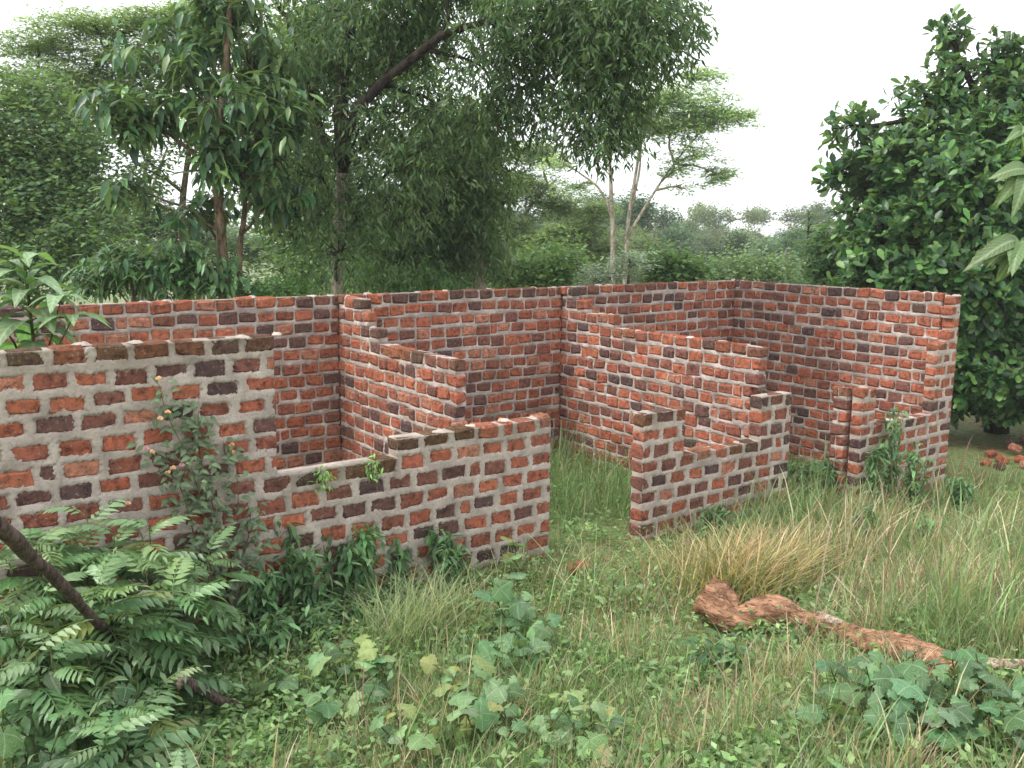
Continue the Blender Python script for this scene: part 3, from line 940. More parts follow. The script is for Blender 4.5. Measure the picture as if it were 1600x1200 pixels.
# flat-topped feathery tree in the middle distance
fb = gpt(960, 31)
blobs = [B(1050, 150, 31, 2.0, 1.6, 0.6), B(1090, 115, 31, 1.0, 1.0, 0.3), B(1130, 185, 31, 1.3, 1.2, 0.45), B(1165, 178, 30.5, 0.6, 0.8, 0.18), B(1040, 200, 31, 1.7, 1.5, 0.4), B(1090, 240, 31, 1.3, 1.2, 0.55), B(1000, 185, 31, 1.6, 1.4, 0.45), B(960, 230, 31, 1.0, 1.2, 0.4, 0.8), B(1120, 272, 31, 0.8, 0.9, 0.4, 0.9), B(1060, 265, 31, 0.8, 0.8, 0.4, 0.8), B(1090, 180, 31, 1.2, 1.1, 0.5), B(900, 290, 31.5, 0.8, 1.0, 0.4, 0.7), B(880, 255, 31.5, 1.0, 1.0, 0.4, 0.7), B(1060, 290, 31, 0.7, 0.8, 0.25, 0.7), B(1010, 110, 31.5, 1.2, 1.0, 0.3)]
make_tree('feathery_tree', 'pale flat topped feathery tree with several slim grey stems, against the white sky', fb,
          [([fb, at(958, 400, 31), at(955, 300, 31), at(952, 210, 31), at(960, 150, 31)], 0.1, 0.03), ([gpt(978, 31), at(978, 390, 31), at(992, 280, 31), at(1010, 200, 31), at(1060, 150, 31)], 0.075, 0.025), ([at(975, 380, 31), at(1010, 320, 31), at(1050, 260, 31), at(1100, 200, 31)], 0.055, 0.018), ([at(962, 360, 31), at(940, 300, 31), at(905, 270, 31), at(880, 255, 31)], 0.05, 0.018), ([at(985, 330, 31), at(1000, 260, 31), at(1000, 190, 31)], 0.05, 0.02)],
          blobs, 'feather', 2700, 15, 0.19, [(146, 170, 130), (160, 182, 140), (130, 154, 116), (172, 188, 144)], M_BARK_PALE, 0.05, 9, spread=0.25, gap=0.75, shell=0.6)
fb2 = gpt(830, 34)
blobs = [B(840, 240, 34, 1.3, 1.2, 0.5), B(820, 290, 34, 1.4, 1.3, 0.6), B(870, 320, 34, 1.2, 1.2, 0.5), B(900, 360, 33, 1.2, 1.1, 0.5), B(800, 350, 34, 1.0, 1.0, 0.6), B(850, 380, 33, 1.3, 1.2, 0.5), B(935, 330, 33, 0.7, 0.8, 0.4), B(940, 390, 33, 0.9, 0.9, 0.4)]
make_tree('feathery_tree', 'smaller yellowish feathery tree with leaning pale trunk, left of the flat topped tree', fb2,
          [([fb2, at(806, 420, 34), at(803, 370, 34), at(830, 320, 34), at(870, 280, 34)], 0.16, 0.04), ([gpt(922, 33), at(922, 420, 33), at(921, 370, 33), at(926, 330, 33)], 0.14, 0.05)],
          blobs, 'feather', 2000, 17, 0.2, [(122, 142, 94), (138, 156, 102), (110, 132, 88)], M_BARK_PALE, 0.05, 8, spread=0.26, gap=0.25)
# feathery tree at top left
lb = gpt(90, 23)
blobs = [B(150, 40, 23, 1.8, 1.5, 0.35), B(60, 70, 23, 1.3, 1.2, 0.35), B(260, 30, 23, 1.2, 1.2, 0.3), B(210, 90, 23, 1.5, 1.2, 0.35), B(100, 120, 23, 1.6, 1.4, 0.4), B(330, 15, 23, 0.9, 1.0, 0.3), B(60, 160, 23, 1.2, 1.2, 0.4), B(170, 145, 23, 1.1, 1.2, 0.35)]
make_tree('feathery_tree', 'feathery fine leaved tree reaching into the top left corner', lb,
          [([lb, at(85, 400, 23), at(80, 260, 23), at(130, 140, 23), at(180, 60, 23)], 0.14, 0.05), ([at(82, 280, 23), at(60, 180, 23), at(60, 90, 23)], 0.08, 0.03)],
          blobs, 'feather', 2800, 18, 0.14, [(118, 140, 104), (134, 154, 114), (148, 164, 120)], M_BARK_DARK, 0.035, 10, spread=0.22, gap=0.2)
# leafy trees that close the left side
lt = gpt(20, 19)
blobs = [B(30, 230, 19, 1.4, 1.2, 1.0), B(90, 300, 19, 1.3, 1.2, 0.9), B(20, 340, 18.5, 1.3, 1.2, 0.9), B(-60, 200, 19, 1.5, 1.3, 1.3), B(130, 230, 19.5, 0.9, 0.9, 0.6), B(130, 370, 18.5, 1.2, 1.1, 0.7), B(40, 420, 18, 1.3, 1.0, 0.6), B(60, 150, 19.5, 0.9, 0.9, 0.5)]
make_tree('leafy_tree', 'dense small leaved tree filling the left edge behind the walls', lt,
          [([lt, at(18, 400, 19), at(25, 300, 19), at(40, 180, 19)], 0.16, 0.05)], blobs, 'oval', 2300, 13, 0.14, [(74, 102, 62), (88, 116, 72), (106, 132, 84), (62, 90, 56)], M_BARK_MID, 0.03, 8, spread=0.2, gap=0.55)
lt = gpt(470, 19)
blobs = [B(470, 270, 19, 1.0, 1.0, 0.8), B(500, 350, 19, 1.1, 1.0, 0.7), B(430, 330, 19, 0.8, 0.8, 0.6), B(560, 230, 19, 0.9, 0.9, 0.7), B(460, 180, 19, 1.1, 1.0, 0.8), B(560, 130, 19, 1.0, 0.9, 0.7), B(420, 60, 19, 1.3, 1.1, 0.6), B(480, 420, 18.5, 1.0, 0.9, 0.5)]
make_tree('leafy_tree', 'light small leaved tree between the big tree and the broad leaved one', lt,
          [([lt, at(480, 400, 19), at(500, 280, 19), at(490, 160, 19), at(450, 60, 19)], 0.13, 0.05)], blobs, 'oval', 1900, 13, 0.14, [(84, 112, 70), (98, 126, 80), (116, 140, 92)], M_BARK_MID, 0.03, 8, spread=0.2, gap=0.75)
lt = gpt(225, 27)
blobs = [B(170, 330, 27, 1.6, 1.4, 0.7), B(260, 350, 27, 1.7, 1.4, 0.6), B(230, 300, 27, 0.9, 0.9, 0.4, 0.6), B(330, 380, 27, 1.7, 1.4, 0.7), B(110, 390, 26, 1.5, 1.4, 0.7), B(240, 200, 27, 0.9, 0.9, 0.3, 0.5), B(420, 390, 26, 1.6, 1.3, 0.6)]
make_tree('pale_stemmed_tree', 'slim pale stemmed tree with layered grey green foliage, farther back on the left', lt,
          [([lt, at(228, 400, 27), at(222, 300, 27), at(240, 210, 27)], 0.1, 0.04), ([at(226, 360, 27), at(240, 290, 27), at(262, 230, 27)], 0.07, 0.03)], blobs, 'feather', 900, 24, 0.2, [(88, 116, 86), (104, 130, 96), (78, 106, 78)], M_BARK_PALE, 0.04, 8, spread=0.45, gap=0.2)

lt = gpt(300, 24)
blobs = [B(250, 130, 24, 1.6, 1.3, 0.8), B(330, 200, 24, 1.3, 1.2, 0.8), B(120, 200, 24, 1.5, 1.3, 0.8), B(400, 130, 24, 1.3, 1.2, 0.8), B(160, 290, 23, 1.5, 1.3, 0.6), B(440, 250, 24, 1.2, 1.1, 0.8), B(330, 50, 24, 1.4, 1.2, 0.7), B(30, 250, 24, 1.4, 1.3, 0.9), B(230, 250, 24.5, 0.9, 0.8, 0.35, 0.5), B(500, 60, 24, 1.4, 1.2, 0.8), B(620, 100, 24, 1.2, 1.0, 0.7), B(700, 200, 24, 1.3, 1.1, 0.8)]
make_tree('leafy_tree', 'yellowish green tree behind the broad leaved one, filling the gaps in its crown', lt,
          [([lt, at(290, 420, 24), at(285, 320, 24), at(300, 200, 24), at(310, 60, 24)], 0.12, 0.04)], blobs, 'oval', 2600, 13, 0.16, [(92, 120, 66), (108, 134, 74), (78, 106, 60)], M_BARK_MID, 0.03, 8, spread=0.24, gap=0.5)

# ------------------------------------------------------------------ shrubs close behind the back wall
def make_bush(label, px, py, dep, blobs, style, k, n, size, pal, spread=0.18, mat=None):
    b = gpt(px, dep)
    return make_tree('shrub', label, b, [([b, b * 0.6 + 0.4 * np.asarray(blobs[0][0]), np.asarray(blobs[0][0])], 0.03, 0.012)], blobs, style, k, n, size, pal, M_BARK_MID, 0.014, 6, mat, 'shrub', 'shrubs behind the back wall', spread, 0.0)
make_bush('glossy dark shrub with drooping leaves above the wall, below the broad leaved tree', 240, 420, 12.2, [B(200, 415, 12.2, 0.45, 0.4, 0.3), B(270, 420, 12.2, 0.5, 0.4, 0.35), B(160, 430, 12.2, 0.35, 0.35, 0.25), B(330, 430, 12.3, 0.45, 0.4, 0.25)], 'whorl', 170, 11, 0.2, [(50, 84, 52), (66, 100, 60), (84, 116, 68)], 0.3, M_LEAF_GLOSS)
make_bush('low bright green hedge like shrub seen over the wall beside the two slender trunks', 415, 455, 12.8, [B(390, 458, 12.8, 0.4, 0.4, 0.14), B(440, 456, 12.8, 0.4, 0.4, 0.14)], 'oval', 260, 10, 0.07, [(84, 124, 66), (98, 138, 76), (72, 110, 60)], 0.08)
make_bush('tangled mid green shrub above the wall right of the pale trunk', 610, 440, 14.8, [B(580, 430, 14.8, 0.6, 0.5, 0.35), B(650, 435, 14.8, 0.6, 0.5, 0.3), B(700, 440, 14.8, 0.4, 0.4, 0.25)], 'hang', 420, 10, 0.13, [(70, 104, 58), (86, 118, 68), (100, 132, 78)])
make_bush('fresh green shrub above the wall between the vine clad tree and the feathery trees', 850, 430, 17, [B(830, 425, 17, 0.6, 0.5, 0.35), B(880, 415, 17, 0.5, 0.5, 0.35), B(790, 435, 17, 0.4, 0.4, 0.25)], 'oval', 420, 10, 0.11, [(70, 100, 56), (84, 114, 64), (98, 126, 74)], 0.14)
make_bush('silvery grey green shrub standing above the wall', 965, 410, 14.8, [B(985, 405, 14.8, 0.38, 0.35, 0.2), B(950, 425, 14.8, 0.4, 0.35, 0.14), B(930, 436, 14.8, 0.25, 0.25, 0.1)], 'feather', 130, 18, 0.09, [(150, 166, 150), (134, 152, 136), (166, 178, 164)], 0.16)
make_bush('yellow green leafy shrub above the wall, right of the silvery shrub', 1040, 425, 16, [B(1040, 422, 16, 0.4, 0.4, 0.3), B(1080, 430, 16, 0.3, 0.3, 0.2)], 'oval', 260, 10, 0.12, [(76, 106, 58), (92, 122, 66), (64, 94, 54)], 0.12)
make_bush('rounded pale shrub above the wall near its far corner', 1180, 430, 22, [B(1170, 425, 22, 0.9, 0.8, 0.45), B(1230, 432, 22, 0.6, 0.6, 0.35), B(1120, 436, 22, 0.5, 0.5, 0.3)], 'oval', 420, 10, 0.13, [(84, 108, 76), (98, 122, 86), (112, 132, 94)], 0.2)
make_bush('dark low bush at the foot of the dense evergreen tree, beside the wall corner', 1310, 420, 17.5, [B(1310, 390, 17.5, 0.5, 0.5, 0.5), B(1290, 425, 17.5, 0.4, 0.4, 0.35)], 'oval', 330, 10, 0.13, [(56, 88, 56), (70, 102, 64)], 0.14)

# ------------------------------------------------------------------ wooded valley beyond
protos = []
for i, (sty, pal) in enumerate([('oval', [(72, 98, 76), (86, 110, 84), (98, 120, 92)]), ('oval', [(54, 80, 62), (66, 92, 70)]), ('feather', [(86, 110, 88), (100, 122, 98)]), ('oval', [(100, 114, 84), (112, 124, 92)])]):
    blobs = [(np.array([rng.normal() * 1.7, rng.normal() * 1.7, 6.3 + rng.normal() * 0.9]), (1.0 + 0.6 * rng.random(), 1.0 + 0.6 * rng.random(), 0.55 + 0.35 * rng.random()), 1.0) for _ in range(11)]
    protos.append(('tree', blobs, sty, pal))
far_src = []
spots = []
for j in range(76):
    dep = float(np.exp(rng.uniform(math.log(48), math.log(190))))
    px = rng.uniform(780, 1400) if j < 68 else rng.uniform(150, 780)
    spots.append((px, dep))
for j, (px, dep) in enumerate(sorted(spots, key=lambda a: -a[1])):
    k = j % 4
    g = gpt(px, dep)
    s = rng.uniform(0.8, 1.15)
    want = CAMZ + (20 + rng.uniform(-70, 24)) / FPX * dep          # crown top near eye level
    s0 = float(np.clip((want - g[2]) / 8.2, 0.75, 1.9))
    w_ = s0 * rng.uniform(0.7, 1.05)
    s = (w_, w_, s0)
    lab = ['rounded mid green tree in the distant wooded valley', 'darker round tree in the distant wooded valley', 'flat layered tree in the distant wooded valley', 'yellowish tree in the distant wooded valley'][k]
    grp = ['distant round trees', 'distant dark trees', 'distant layered trees', 'distant yellowish trees'][k]
    if len(far_src) <= k:
        nm, blobs, sty, pal = protos[k]
        o = make_tree('valley_tree', lab, (0, 0, 0), [([(0, 0, -1), (0.1, 0, 2), (0.2, 0.1, 4.5), (0, 0, 6.5)], 0.22, 0.08)], blobs, sty, 1000 if sty == 'oval' else 700, 14 if sty == 'oval' else 20, 0.24, pal, M_BARK_PALE, 0.07, 5, None, 'tree', grp, 0.2, 0.3)
        o.location = tuple(g); o.rotation_euler = (0, 0, rng.uniform(0, 6.28)); o.scale = s
        far_src.append(o)
    else:
        o = copy_tree(far_src[k], tuple(g), rng.uniform(0, 6.28), s, lab, grp)
    tint = rng.uniform(0.42, 1.2) * np.array([rng.uniform(0.85, 1.12), 1.0, rng.uniform(0.9, 1.15)])
    for ch in o.children:
        if ch.name.startswith('crown'):
            ch.color = (*[float(a) for a in tint], 1)
# slender tiered conifer like tree near the corner
cb = gpt(1262, 40)
blobs = [B(1262 + rng.normal() * 3, y, 40, 0.35 + 0.012 * (y - 325), 0.35 + 0.012 * (y - 325), 0.10, 1) for y in range(335, 425, 13)]
make_tree('tiered_tree', 'slender tree with tiered whorls of branches, just beyond the far corner', cb, [([cb, at(1262, 400, 40), at(1263, 360, 40), at(1264, 330, 40)], 0.09, 0.02)], blobs, 'feather', 170, 18, 0.2, [(70, 98, 68), (84, 112, 76)], M_BARK_DARK, 0.03, 6, spread=0.3, gap=0.0)
#NEAR
# ------------------------------------------------------------------ near plants: tools
def ground_at(px, py):
    d = (px - 800) / FPX * CR - (py - 600) / FPX * CU + CF
    o = np.array([0, 0, CAMZ])
    lo, hi = 1.0, 40.0
    for s in np.linspace(1.5, 40, 800):
        p = o + d * s
        if p[2] < float(gz(p[0], p[1])):
            hi = s; lo = s - 0.05
            break
    p = o + d * (lo + hi) / 2
    p[2] = float(gz(p[0], p[1]))
    return p

def on_front(px, py, off=0.05):
    d = (px - 800) / FPX * CR - (py - 600) / FPX * CU + CF
    o = np.array([0, 0, CAMZ])
    s = (VF - off - o @ V) / (d @ V)
    return o + d * s

def frame(pos, d, up, s):
    d = Vector(d).normalized(); up = Vector(up)
    z = (up - up.dot(d) * d)
    if z.length < 1e-4:
        z = Vector((1, 0, 0)) - d.x * d
    z.normalize(); y = z.cross(d)
    sx, sy, sz = (s, s, s) if not hasattr(s, '__len__') else s
    return Matrix(((d.x * sx, y.x * sy, z.x * sz, pos[0]), (d.y * sx, y.y * sy, z.y * sz, pos[1]), (d.z * sx, y.z * sy, z.z * sz, pos[2]), (0, 0, 0, 1)))

def add_leaf(parent, me, pos, d, up, s, colr, name='leaf'):
    o = bpy.data.objects.new(name, me)
    COL.objects.link(o)
    o.parent = parent
    o.matrix_basis = frame(pos, d, up, s)
    o.color = (float(colr[0]), float(colr[1]), float(colr[2]), 1)
    return o

def ovate_leaf(width, droop, rip=0.0, st=6, tipw=1.0, serr=0.0, mat=None):
    v, f = [], []
    for i in range(st + 1):
        t = i / st
        w = width * (math.sin(math.pi * min(t ** 0.8, 1)) ** 0.85 if 0 < t < 1 else 0.0) * 0.5
        if serr and 0 < i < st:
            w *= 1 + serr * (1 if i % 2 else -1)
        z = 0.12 * math.sin(math.pi * t) - droop * t * t
        r = rip * (1 if i % 2 else -1)
        x = t - 0.10 * droop * t * t
        v += [(x, w, z + 0.22 * w + r), (x + 0.03, 0, z - 0.01), (x, -w, z + 0.22 * w + r)]
    for i in range(st):
        a = 3 * i
        f += [(a, a + 1, a + 4, a + 3), (a + 1, a + 2, a + 5, a + 4)]
    me = mesh('leaf', np.array(v), np.array(f)[:, ::-1], not rip)
    me.materials.append(mat or (M_VEIN_RIB if rip else M_VEIN_PIN))
    return me

def lobed_leaf(seed):
    r_ = np.random.default_rng(seed)
    n = 31
    th = np.radians(np.linspace(-158, 158, n))
    lob = np.abs(np.cos(th * 2.25)) ** 0.6
    base = 0.42 + 0.16 * np.cos(th) + 0.26 * lob * (0.75 + 0.25 * np.cos(th)) + 0.035 * np.where(np.arange(n) % 2, 1, -1) + r_.normal(size=n) * 0.02
    v = [(0, 0, 0.0)]
    for fr, zz in ((0.5, 0.045), (1.0, -0.02)):
        for t, rr, l in zip(th, base, lob):
            q = rr * (fr if fr == 1 else 0.55)
            fold = 0.05 * (l - 0.5) if fr == 1 else 0.02 * (l - 0.5)
            v.append((q * math.cos(t), q * math.sin(t), zz + fold * -1 + 0.05 * math.sin(2 * t + seed) * fr - 0.10 * fr * q * q))
    f3 = [(0, 1 + i, 2 + i) for i in range(n - 1)]
    f4 = [(1 + i, 1 + n + i, 2 + n + i, 2 + i) for i in range(n - 1)]
    me = mesh('leaf', np.array(v), [np.array(f4), np.array(f3)], True)
    me.materials.append(M_VEIN_PALM)
    return me

def frond_mesh(seed, pairs=9, curve=0.45):
    r_ = np.random.default_rng(seed)
    t = np.linspace(0, 1, pairs + 2)
    pts = np.column_stack([t - 0.12 * curve * t ** 2, 0.05 * np.sin(2 * t + seed), 0.18 * t - curve * t ** 2.2])
    V_, F_ = [], []
    off = 0
    v, q, tr = tube_arrays(pts, np.linspace(0.008, 0.003, len(pts)), 4)
    tri = np.vstack([q[:, [0, 1, 2]], q[:, [0, 2, 3]], tr])
    V_.append(v); F_.append(tri); off = len(v)
    P, D, S = [], [], []
    for i in range(1, pairs + 1):
        tan = nrm(pts[i + 1] - pts[i - 1])
        for sd in (-1, 1):
            P.append(pts[i]); 
            D.append(nrm(tan * 0.62 + np.array([0, sd, 0]) * 0.85 + np.array([0, 0, -0.28 + 0.1 * r_.normal()])))
            S.append(0.30 * math.sin(math.pi * (0.18 + 0.7 * i / (pairs + 1))) * r_.uniform(0.9, 1.1))
    P.append(pts[-1]); D.append(nrm(pts[-1] - pts[-2])); S.append(0.2)
    P, D, S = np.array(P), np.array(D), np.array(S)
    v, f, c = soup_arrays('lance', P, D, np.tile([0, 0, 1.0], (len(P), 1)), S * 1.2, 0.98, np.ones((len(P), 3)))
    V_.append(v); F_.append(f + off)
    me = mesh('frond', np.vstack(V_), np.vstack(F_), False)
    me.materials.append(M_LEAF_OBJ)
    return me

FRONDS = [frond_mesh(s, p, c) for s, p, c in ((1, 7, 0.45), (2, 6, 0.6), (3, 8, 0.5), (4, 6, 0.35), (5, 7, 0.7))]
LOBED = [lobed_leaf(s) for s in (1, 2, 3, 4)]
OVATE = [ovate_leaf(0.52, 0.25), ovate_leaf(0.46, 0.4), ovate_leaf(0.58, 0.15)]
LONG = [ovate_leaf(0.36, 0.45), ovate_leaf(0.32, 0.3), ovate_leaf(0.4, 0.6)]
RIBBED = [ovate_leaf(0.40, 0.35, 0.010, 30), ovate_leaf(0.36, 0.55, 0.012, 30), ovate_leaf(0.44, 0.45, 0.010, 26)]

def c1(pal, j=0.12):
    return cols(pal, 1, j)[0] * (0.92 / BRIGHT)

def pinnate_shrub(label, base, hgt, nf, flen, pal, tip):
    t = thing('pinnate_shrub', label, 'shrub', tuple(base), 'fern leaved shrubs along the wall foot')
    ns = 2 + (nf > 12)
    k = 0
    for s in range(ns):
        top = np.array([rng.normal() * 0.13, rng.normal() * 0.13, hgt * rng.uniform(0.75, 1.0)])
        sp = curve_pts((rng.normal() * 0.03, rng.normal() * 0.03, -0.03), top, 7, 0, 0.02)
        obj('stem', tubes_mesh('stem', [(sp, np.linspace(0.009, 0.004, 7))], 5), M_STEM, t)
        m = nf // ns + 1
        for i in range(m):
            fr = 0.35 + 0.65 * i / max(m - 1, 1)
            p = sp[0] + 0
            q = fr * 6; a = int(min(q, 5)); p = sp[a] + (sp[a + 1] - sp[a]) * (q - a)
            az = k * 2.4 + rng.normal() * 0.3
            el = rng.uniform(0.0, 0.5) + 0.65 * max(fr - 0.7, 0) * 2
            d = (math.cos(az) * math.cos(el), math.sin(az) * math.cos(el), math.sin(el))
            young = fr > 0.85
            add_leaf(t, FRONDS[rng.integers(5)], p, d, (0, 0, 1), flen * rng.uniform(0.75, 1.1) * (0.7 if young else 1), c1(tip if young else pal), 'frond')
            k += 1
    return t

def leafy_plant(name, label, cat, base, hgt, nl, meshes, size, pal, group, flat=0.9, spread=0.12, ns=2):
    """upright stems carrying stalked broad leaves held nearly level"""
    t = thing(name, label, cat, tuple(base), group)
    k = rng.integers(10)
    for s in range(ns):
        az0 = rng.uniform(0, 6.28)
        top = np.array([spread * math.cos(az0), spread * math.sin(az0), hgt * rng.uniform(0.7, 1.0)])
        sp = curve_pts((0.02 * math.cos(az0), 0.02 * math.sin(az0), -0.03), top, 6, 0, 0.03)
        obj('stem', tubes_mesh('stem', [(sp, np.linspace(0.006, 0.003, 6))], 5), M_STEM, t)
        m = max(1, round(nl / ns))
        stalks = []
        for i in range(m):
            fr = 0.3 + 0.7 * (i + 1) / m
            q = fr * 5; a = int(min(q, 4)); p = sp[a] + (sp[a + 1] - sp[a]) * (q - a)
            az = k * 2.4 + rng.normal() * 0.4
            k += 1
            sl = size * rng.uniform(0.35, 1.0) * (1.15 - 0.7 * fr)
            e = p + np.array([math.cos(az) * sl, math.sin(az) * sl, sl * 0.55])
            stalks.append((np.array([p, (p + e) / 2 + np.array([0, 0, 0.01]), e]), [0.003, 0.0025, 0.002]))
            el = rng.normal() * 0.35 - 0.25
            d = (math.cos(az), math.sin(az), el)
            up = np.array([rng.normal() * 0.42, rng.normal() * 0.42 - 0.15, 1.0])
            add_leaf(t, meshes[rng.integers(len(meshes))], e, d, up, size * rng.uniform(0.38, 1.25) * (1.05 - 0.35 * (fr > 0.95)), c1(pal))
        obj('leaf_stalk', tubes_mesh('leaf_stalk', stalks, 4), M_STEM, t)['kind'] = 'stuff'
    return t

# ------------------------------------------------------------------ fallen log, poles and rubble
def make_log():
    pts = [ground_at(1102, 975), ground_at(1150, 985), ground_at(1210, 982), ground_at(1250, 985), ground_at(1310, 1000), ground_at(1360, 1018), ground_at(1410, 1038), ground_at(1465, 1058), ground_at(1530, 1072)]
    r = np.array([0.13, 0.09, 0.12, 0.075, 0.062, 0.068, 0.082, 0.085, 0.06])
    base = pts[4].copy()
    t = thing('fallen_log', 'rough red brown fallen log, knobbly at its left end, lying in the grass', 'log', tuple(base))
    P = np.array(pts); P[:, 2] += r * 0.95
    P[0, 2] += 0.09
    n = 70
    pl = smooth_line(P, n); rl = np.interp(np.linspace(0, 1, n), np.linspace(0, 1, len(r)), r)
    sides = 20
    v, q, tr = tube_arrays(pl - base, rl, sides)
    ring = v[:n * sides].reshape(n, sides, 3)
    s = np.linspace(0, 1, n)[:, None] * 2.2; a = np.arange(sides)[None, :] * 2 * math.pi / sides
    knob = np.exp(-((s - 0.1) / 0.35) ** 2)
    amp = 0.013 + 0.022 * knob
    dsp = amp * (np.sin(3 * a + 5 * s) * 0.5 + np.sin(7 * a + 3 * np.sin(9 * s)) * 0.45 + np.sin(21 * s + 4 * np.cos(a)) * 0.5 * knob + 0.35 * rng.normal(size=(n, sides)))
    ctr = (pl - base)[:, None, :]
    ring = ctr + nrm(ring - ctr) * (np.linalg.norm(ring - ctr, axis=-1) + dsp)[..., None]
    v[:n * sides] = ring.reshape(-1, 3)
    obj('trunk', mesh('trunk', v, [q, tr], True), M_LOG, t)
    # bare splintered strip on its upper side
    a0, a1 = at(1262, 946, pl[32][1]) , at(1420, 1002, pl[48][1])
    for k in range(4):
        i0 = 30 + k; i1 = 37 + 3 * k
        seg = pl[i0:i1:2].copy(); seg[:, 2] += rl[i0:i1:2] * (0.92 - 0.03 * k); seg[:, 1] -= 0.022 * k - 0.02
        obj('splinter', tubes_mesh('splinter', [(seg - base, np.linspace(0.03, 0.008, len(seg)))], 5, 0.25), M_LOG_PALE, t)
    return t
make_log()
p0 = ground_at(1505, 1065); p1 = ground_at(1660, 1075)
t = thing('bare_stick', 'thin pale stick sticking out past the right end of the log', 'stick', tuple(p0))
sp = curve_pts((0, 0, 0.09), (p1 - p0) + np.array([0, 0, 0.12]), 8, 0.01, 0.006)
obj('shaft', tubes_mesh('shaft', [(sp, np.linspace(0.034, 0.024, 8))], 8, 0.08), M_LOG_PALE, t)

g0 = ground_at(222, 1040)
t = thing('leaning_pole', 'dark bare branch pole slanting down from the left edge into the shrubs', 'branch', tuple(g0))
up_ = at(-160, 676, 2.5)
ln = curve_pts((0, 0, -0.03), up_ - g0, 26, 0.008, 0.0009)
obj('shaft', tubes_mesh('shaft', [(ln, np.linspace(0.028, 0.027, 26) * (1 + 0.07 * rng.normal(size=26)))], 10, 0.04), M_POLE, t)
kn = [ln[16], ln[16] + np.array([0.035, -0.03, 0.045])]
obj('knot', tubes_mesh('knot', [(np.array(kn), [0.014, 0.007])], 7, 0.1), M_POLE, t)
g1 = ground_at(285, 1098)
t = thing('broken_branch', 'short broken branch with a pale torn end, below the leaning pole', 'branch', tuple(g1))
a_, b_ = at(282, 1066, g1[1] - 0.6) - g1, at(378, 1108, g1[1] - 0.4) - g1
sp = curve_pts(a_, b_, 6, 0.02, 0.02)
obj('shaft', tubes_mesh('shaft', [(sp, np.linspace(0.04, 0.022, 6))], 9, 0.08), M_POLE, t)
obj('torn_end', tubes_mesh('torn_end', [(np.array([sp[0] + (sp[0] - sp[1]) * 0.45 + np.array([0, 0, 0.012]), sp[0] - (sp[0] - sp[1]) * 0.12]), [0.026, 0.044]), (np.array([sp[0] + (sp[0] - sp[1]) * 0.8, sp[0] - (sp[0] - sp[1]) * 0.1]), [0.006, 0.02])], 7, 0.18), M_LOG_PALE, t)

spots = [(1548, 715), (1566, 722), (1585, 712), (1598, 700), (1575, 703), (1592, 722), (1610, 716), (1540, 728), (1620, 702), (1600, 732), (1560, 734), (1632, 722)]
words_ = ['leftmost', 'flat lying', 'middle', 'topmost', 'tilted upper', 'front', 'right', 'low left', 'far right', 'nearest', 'half buried', 'outer right']
for (px, py), wd in zip(spots, words_):
    g = ground_at(px, py)
    o = bpy.data.objects.new('broken_brick', BRICKS[rng.integers(len(BRICKS))])
    COL.objects.link(o)
    o.location = (g[0], g[1], g[2] + 0.05 + (0.08 if wd in ('topmost', 'tilted upper', 'middle') else 0))
    o.rotation_euler = (rng.normal() * 0.35, rng.normal() * 0.35, rng.uniform(0, 6.28))
    o.scale = (rng.uniform(0.12, 0.2), 0.11, 0.11)
    c = brick_colour(); o.color = (*[float(x) for x in c], 1)
    o['label'] = wd + ' brick of the red rubble heap right of the building'
    o['category'] = 'brick'; o['group'] = 'rubble bricks right of the building'
g = ground_at(905, 893)
o = bpy.data.objects.new('broken_brick', BRICKS[3]); COL.objects.link(o)
o.location = (g[0], g[1], g[2] + 0.03); o.rotation_euler = (0.2, -0.1, 0.5); o.scale = (0.19, 0.11, 0.1); o.color = (0.36, 0.13, 0.08, 1)
o['label'] = 'lone brick lying in the grass before the first doorway'; o['category'] = 'brick'

# ------------------------------------------------------------------ fern leaved shrubs at left
PIN = [(86, 122, 74), (98, 136, 84), (74, 108, 64), (112, 148, 94), (128, 142, 78)]
PIN_T = [(120, 152, 98), (110, 144, 92), (132, 160, 110)]
pins = [('tallest at the left edge of the frame', 20, 5.2, 1.15, 15, 0.42), ('with pale young tips against the brick wall', 110, 5.3, 1.2, 17, 0.44), ('reaching highest under the flowering climber', 200, 5.4, 1.22, 17, 0.44), ('whose right fronds touch the climber', 262, 5.5, 1.0, 14, 0.42),
        ('behind the dark slanting pole', 70, 4.6, 1.0, 16, 0.44), ('right of the slanting pole, glossy and spreading', 200, 4.8, 0.86, 16, 0.42), ('to the left of the broken branch', 150, 4.2, 0.5, 12, 0.36), ('in the dark hollow below the pole', 140, 4.0, 0.52, 11, 0.36), ('low by the bottom edge of the picture', 190, 3.6, 0.3, 10, 0.34), ('at the left edge behind the pole', -15, 4.7, 1.0, 14, 0.44), ('between the pole and the wall', 160, 4.9, 1.0, 15, 0.44), ('midway up the left edge, under the pole', 20, 4.2, 0.75, 13, 0.4)]
for lab, px, dep, hg, nf, fl in pins:
    pinnate_shrub('fern leaved green shrub ' + lab, gpt(px, dep), hg, int(nf * 2.2), fl * 0.95, PIN, PIN_T)

